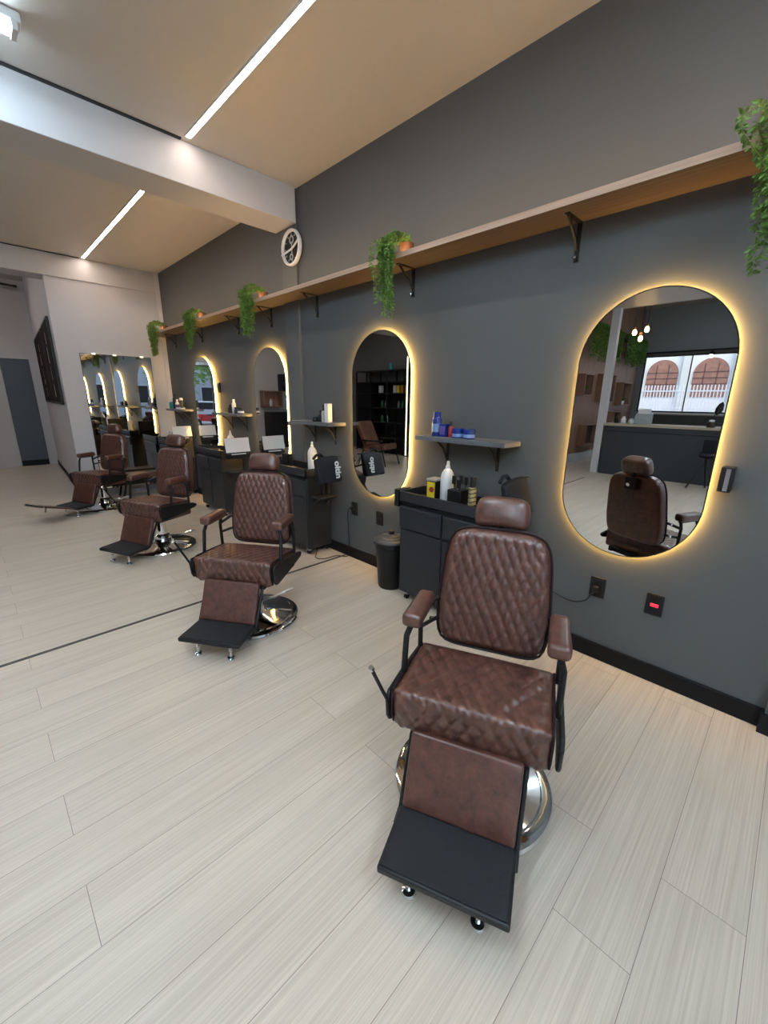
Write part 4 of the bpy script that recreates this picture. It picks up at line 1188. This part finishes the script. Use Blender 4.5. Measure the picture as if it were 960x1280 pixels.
def car(label, x, y, rz, m, group=None):
    t = thing('car', label, 'car', (x, y, -.14), rz)
    body = [(-2.0, .35), (-1.95, .75), (-1.2, .85), (-.7, 1.38), (.75, 1.40), (1.35, .92), (2.0, .80), (2.05, .40), (1.7, .28), (-1.8, .28)]
    MB().prism(body, -.80, .80, 'y').build('car_body', m, t, bev=.06, seg=3)
    for s in (-1, 1):
        MB().prism([(-1.0, .90), (-.62, 1.30), (.68, 1.32), (1.12, .94)], s * .80, s * .812, 'y').build('side_window', M_BLACKP, t)
        for xx in (-1.25, 1.25):
            MB().lathe([(0, -.1), (.30, -.1), (.32, -.06), (.32, .06), (.30, .1), (0, .1)], 24, Matrix.Translation((xx, s * .74, .32)) @ Matrix.Rotation(PI / 2, 4, 'X')).build('wheel', M_BLACKP, t)
car('white car parked across the road outside the near shop window', -5.4, -11.5, .1, mat('white_car', (.5, .52, .54), .3))
t = thing('motorbike', 'red motorbike parked just outside the near shop window', 'motorbike', (-3.9, -7.0, -.14), R(10))
for x in (-.6, .6):
    MB().lathe([(.20, -.04), (.30, -.05), (.31, 0), (.30, .05), (.20, .04)], 28, Matrix.Translation((x, 0, .31)) @ Matrix.Rotation(PI / 2, 4, 'X'), closed_loop=True).build('wheel', M_BLACKP, t)
MB().prism([(-.65, .62), (-.15, .42), (.30, .45), (.42, .80), (.10, .78), (-.10, .70), (-.70, .74)], -.12, .12, 'y').build('bodywork', mat('red_paint', (.45, .02, .02), .2), t, bev=.03)
MB().tube([(.6, 0, .31), (.42, 0, .95)], .03, 8).build('fork', M_STEEL, t)
MB().tube([(.40, -.30, 1.0), (.44, 0, .95), (.40, .30, 1.0)], .018, 8).build('handlebar', M_BLACK, t)
MB().box(-.6, .05, -.11, .11, .70, .78).build('saddle', M_BLACKP, t, bev=.03)

# ------------------------------------------------------------------ light and camera
w = bpy.data.worlds.new('sky'); S.world = w; w.use_nodes = True
nt = w.node_tree
bg = nt.nodes['Background']
sky = nt.nodes.new('ShaderNodeTexSky'); sky.sky_type = 'NISHITA'
sky.sun_disc = False; sky.sun_elevation = R(52); sky.sun_rotation = R(140); sky.air_density = 1.2; sky.dust_density = 2.5
nt.links.new(sky.outputs['Color'], bg.inputs['Color'])
bg.inputs['Strength'].default_value = .42

cam = bpy.data.cameras.new('camera'); co = bpy.data.objects.new('camera', cam); COL.objects.link(co)
cam.sensor_fit = 'VERTICAL'; cam.sensor_height = 36; cam.lens = 36 * 512.0 / 1280
cam.clip_start = .02
ya, pt, ro = R(44.9), R(15.43), R(.65)
fw = Vector((math.sin(ya) * math.cos(pt), math.cos(ya) * math.cos(pt), -math.sin(pt)))
rt = Vector((math.cos(ya), -math.sin(ya), 0)); up = rt.cross(fw)
r2 = rt * math.cos(ro) + up * math.sin(ro); u2 = -rt * math.sin(ro) + up * math.cos(ro)
co.matrix_world = Matrix(((r2.x, u2.x, -fw.x, 0), (r2.y, u2.y, -fw.y, 0), (r2.z, u2.z, -fw.z, 1.5), (0, 0, 0, 1)))
S.camera = co

S.view_settings.view_transform = 'Standard'
try: S.view_settings.look = 'None'
except TypeError: pass
S.view_settings.gamma = 1; S.view_settings.exposure = .6
S.view_settings.use_curve_mapping = False
c = S.cycles
c.use_denoising = True
c.max_bounces = 10; c.diffuse_bounces = 5; c.glossy_bounces = 6; c.transmission_bounces = 6
c.caustics_reflective = False; c.caustics_refractive = False
c.sample_clamp_indirect = 6
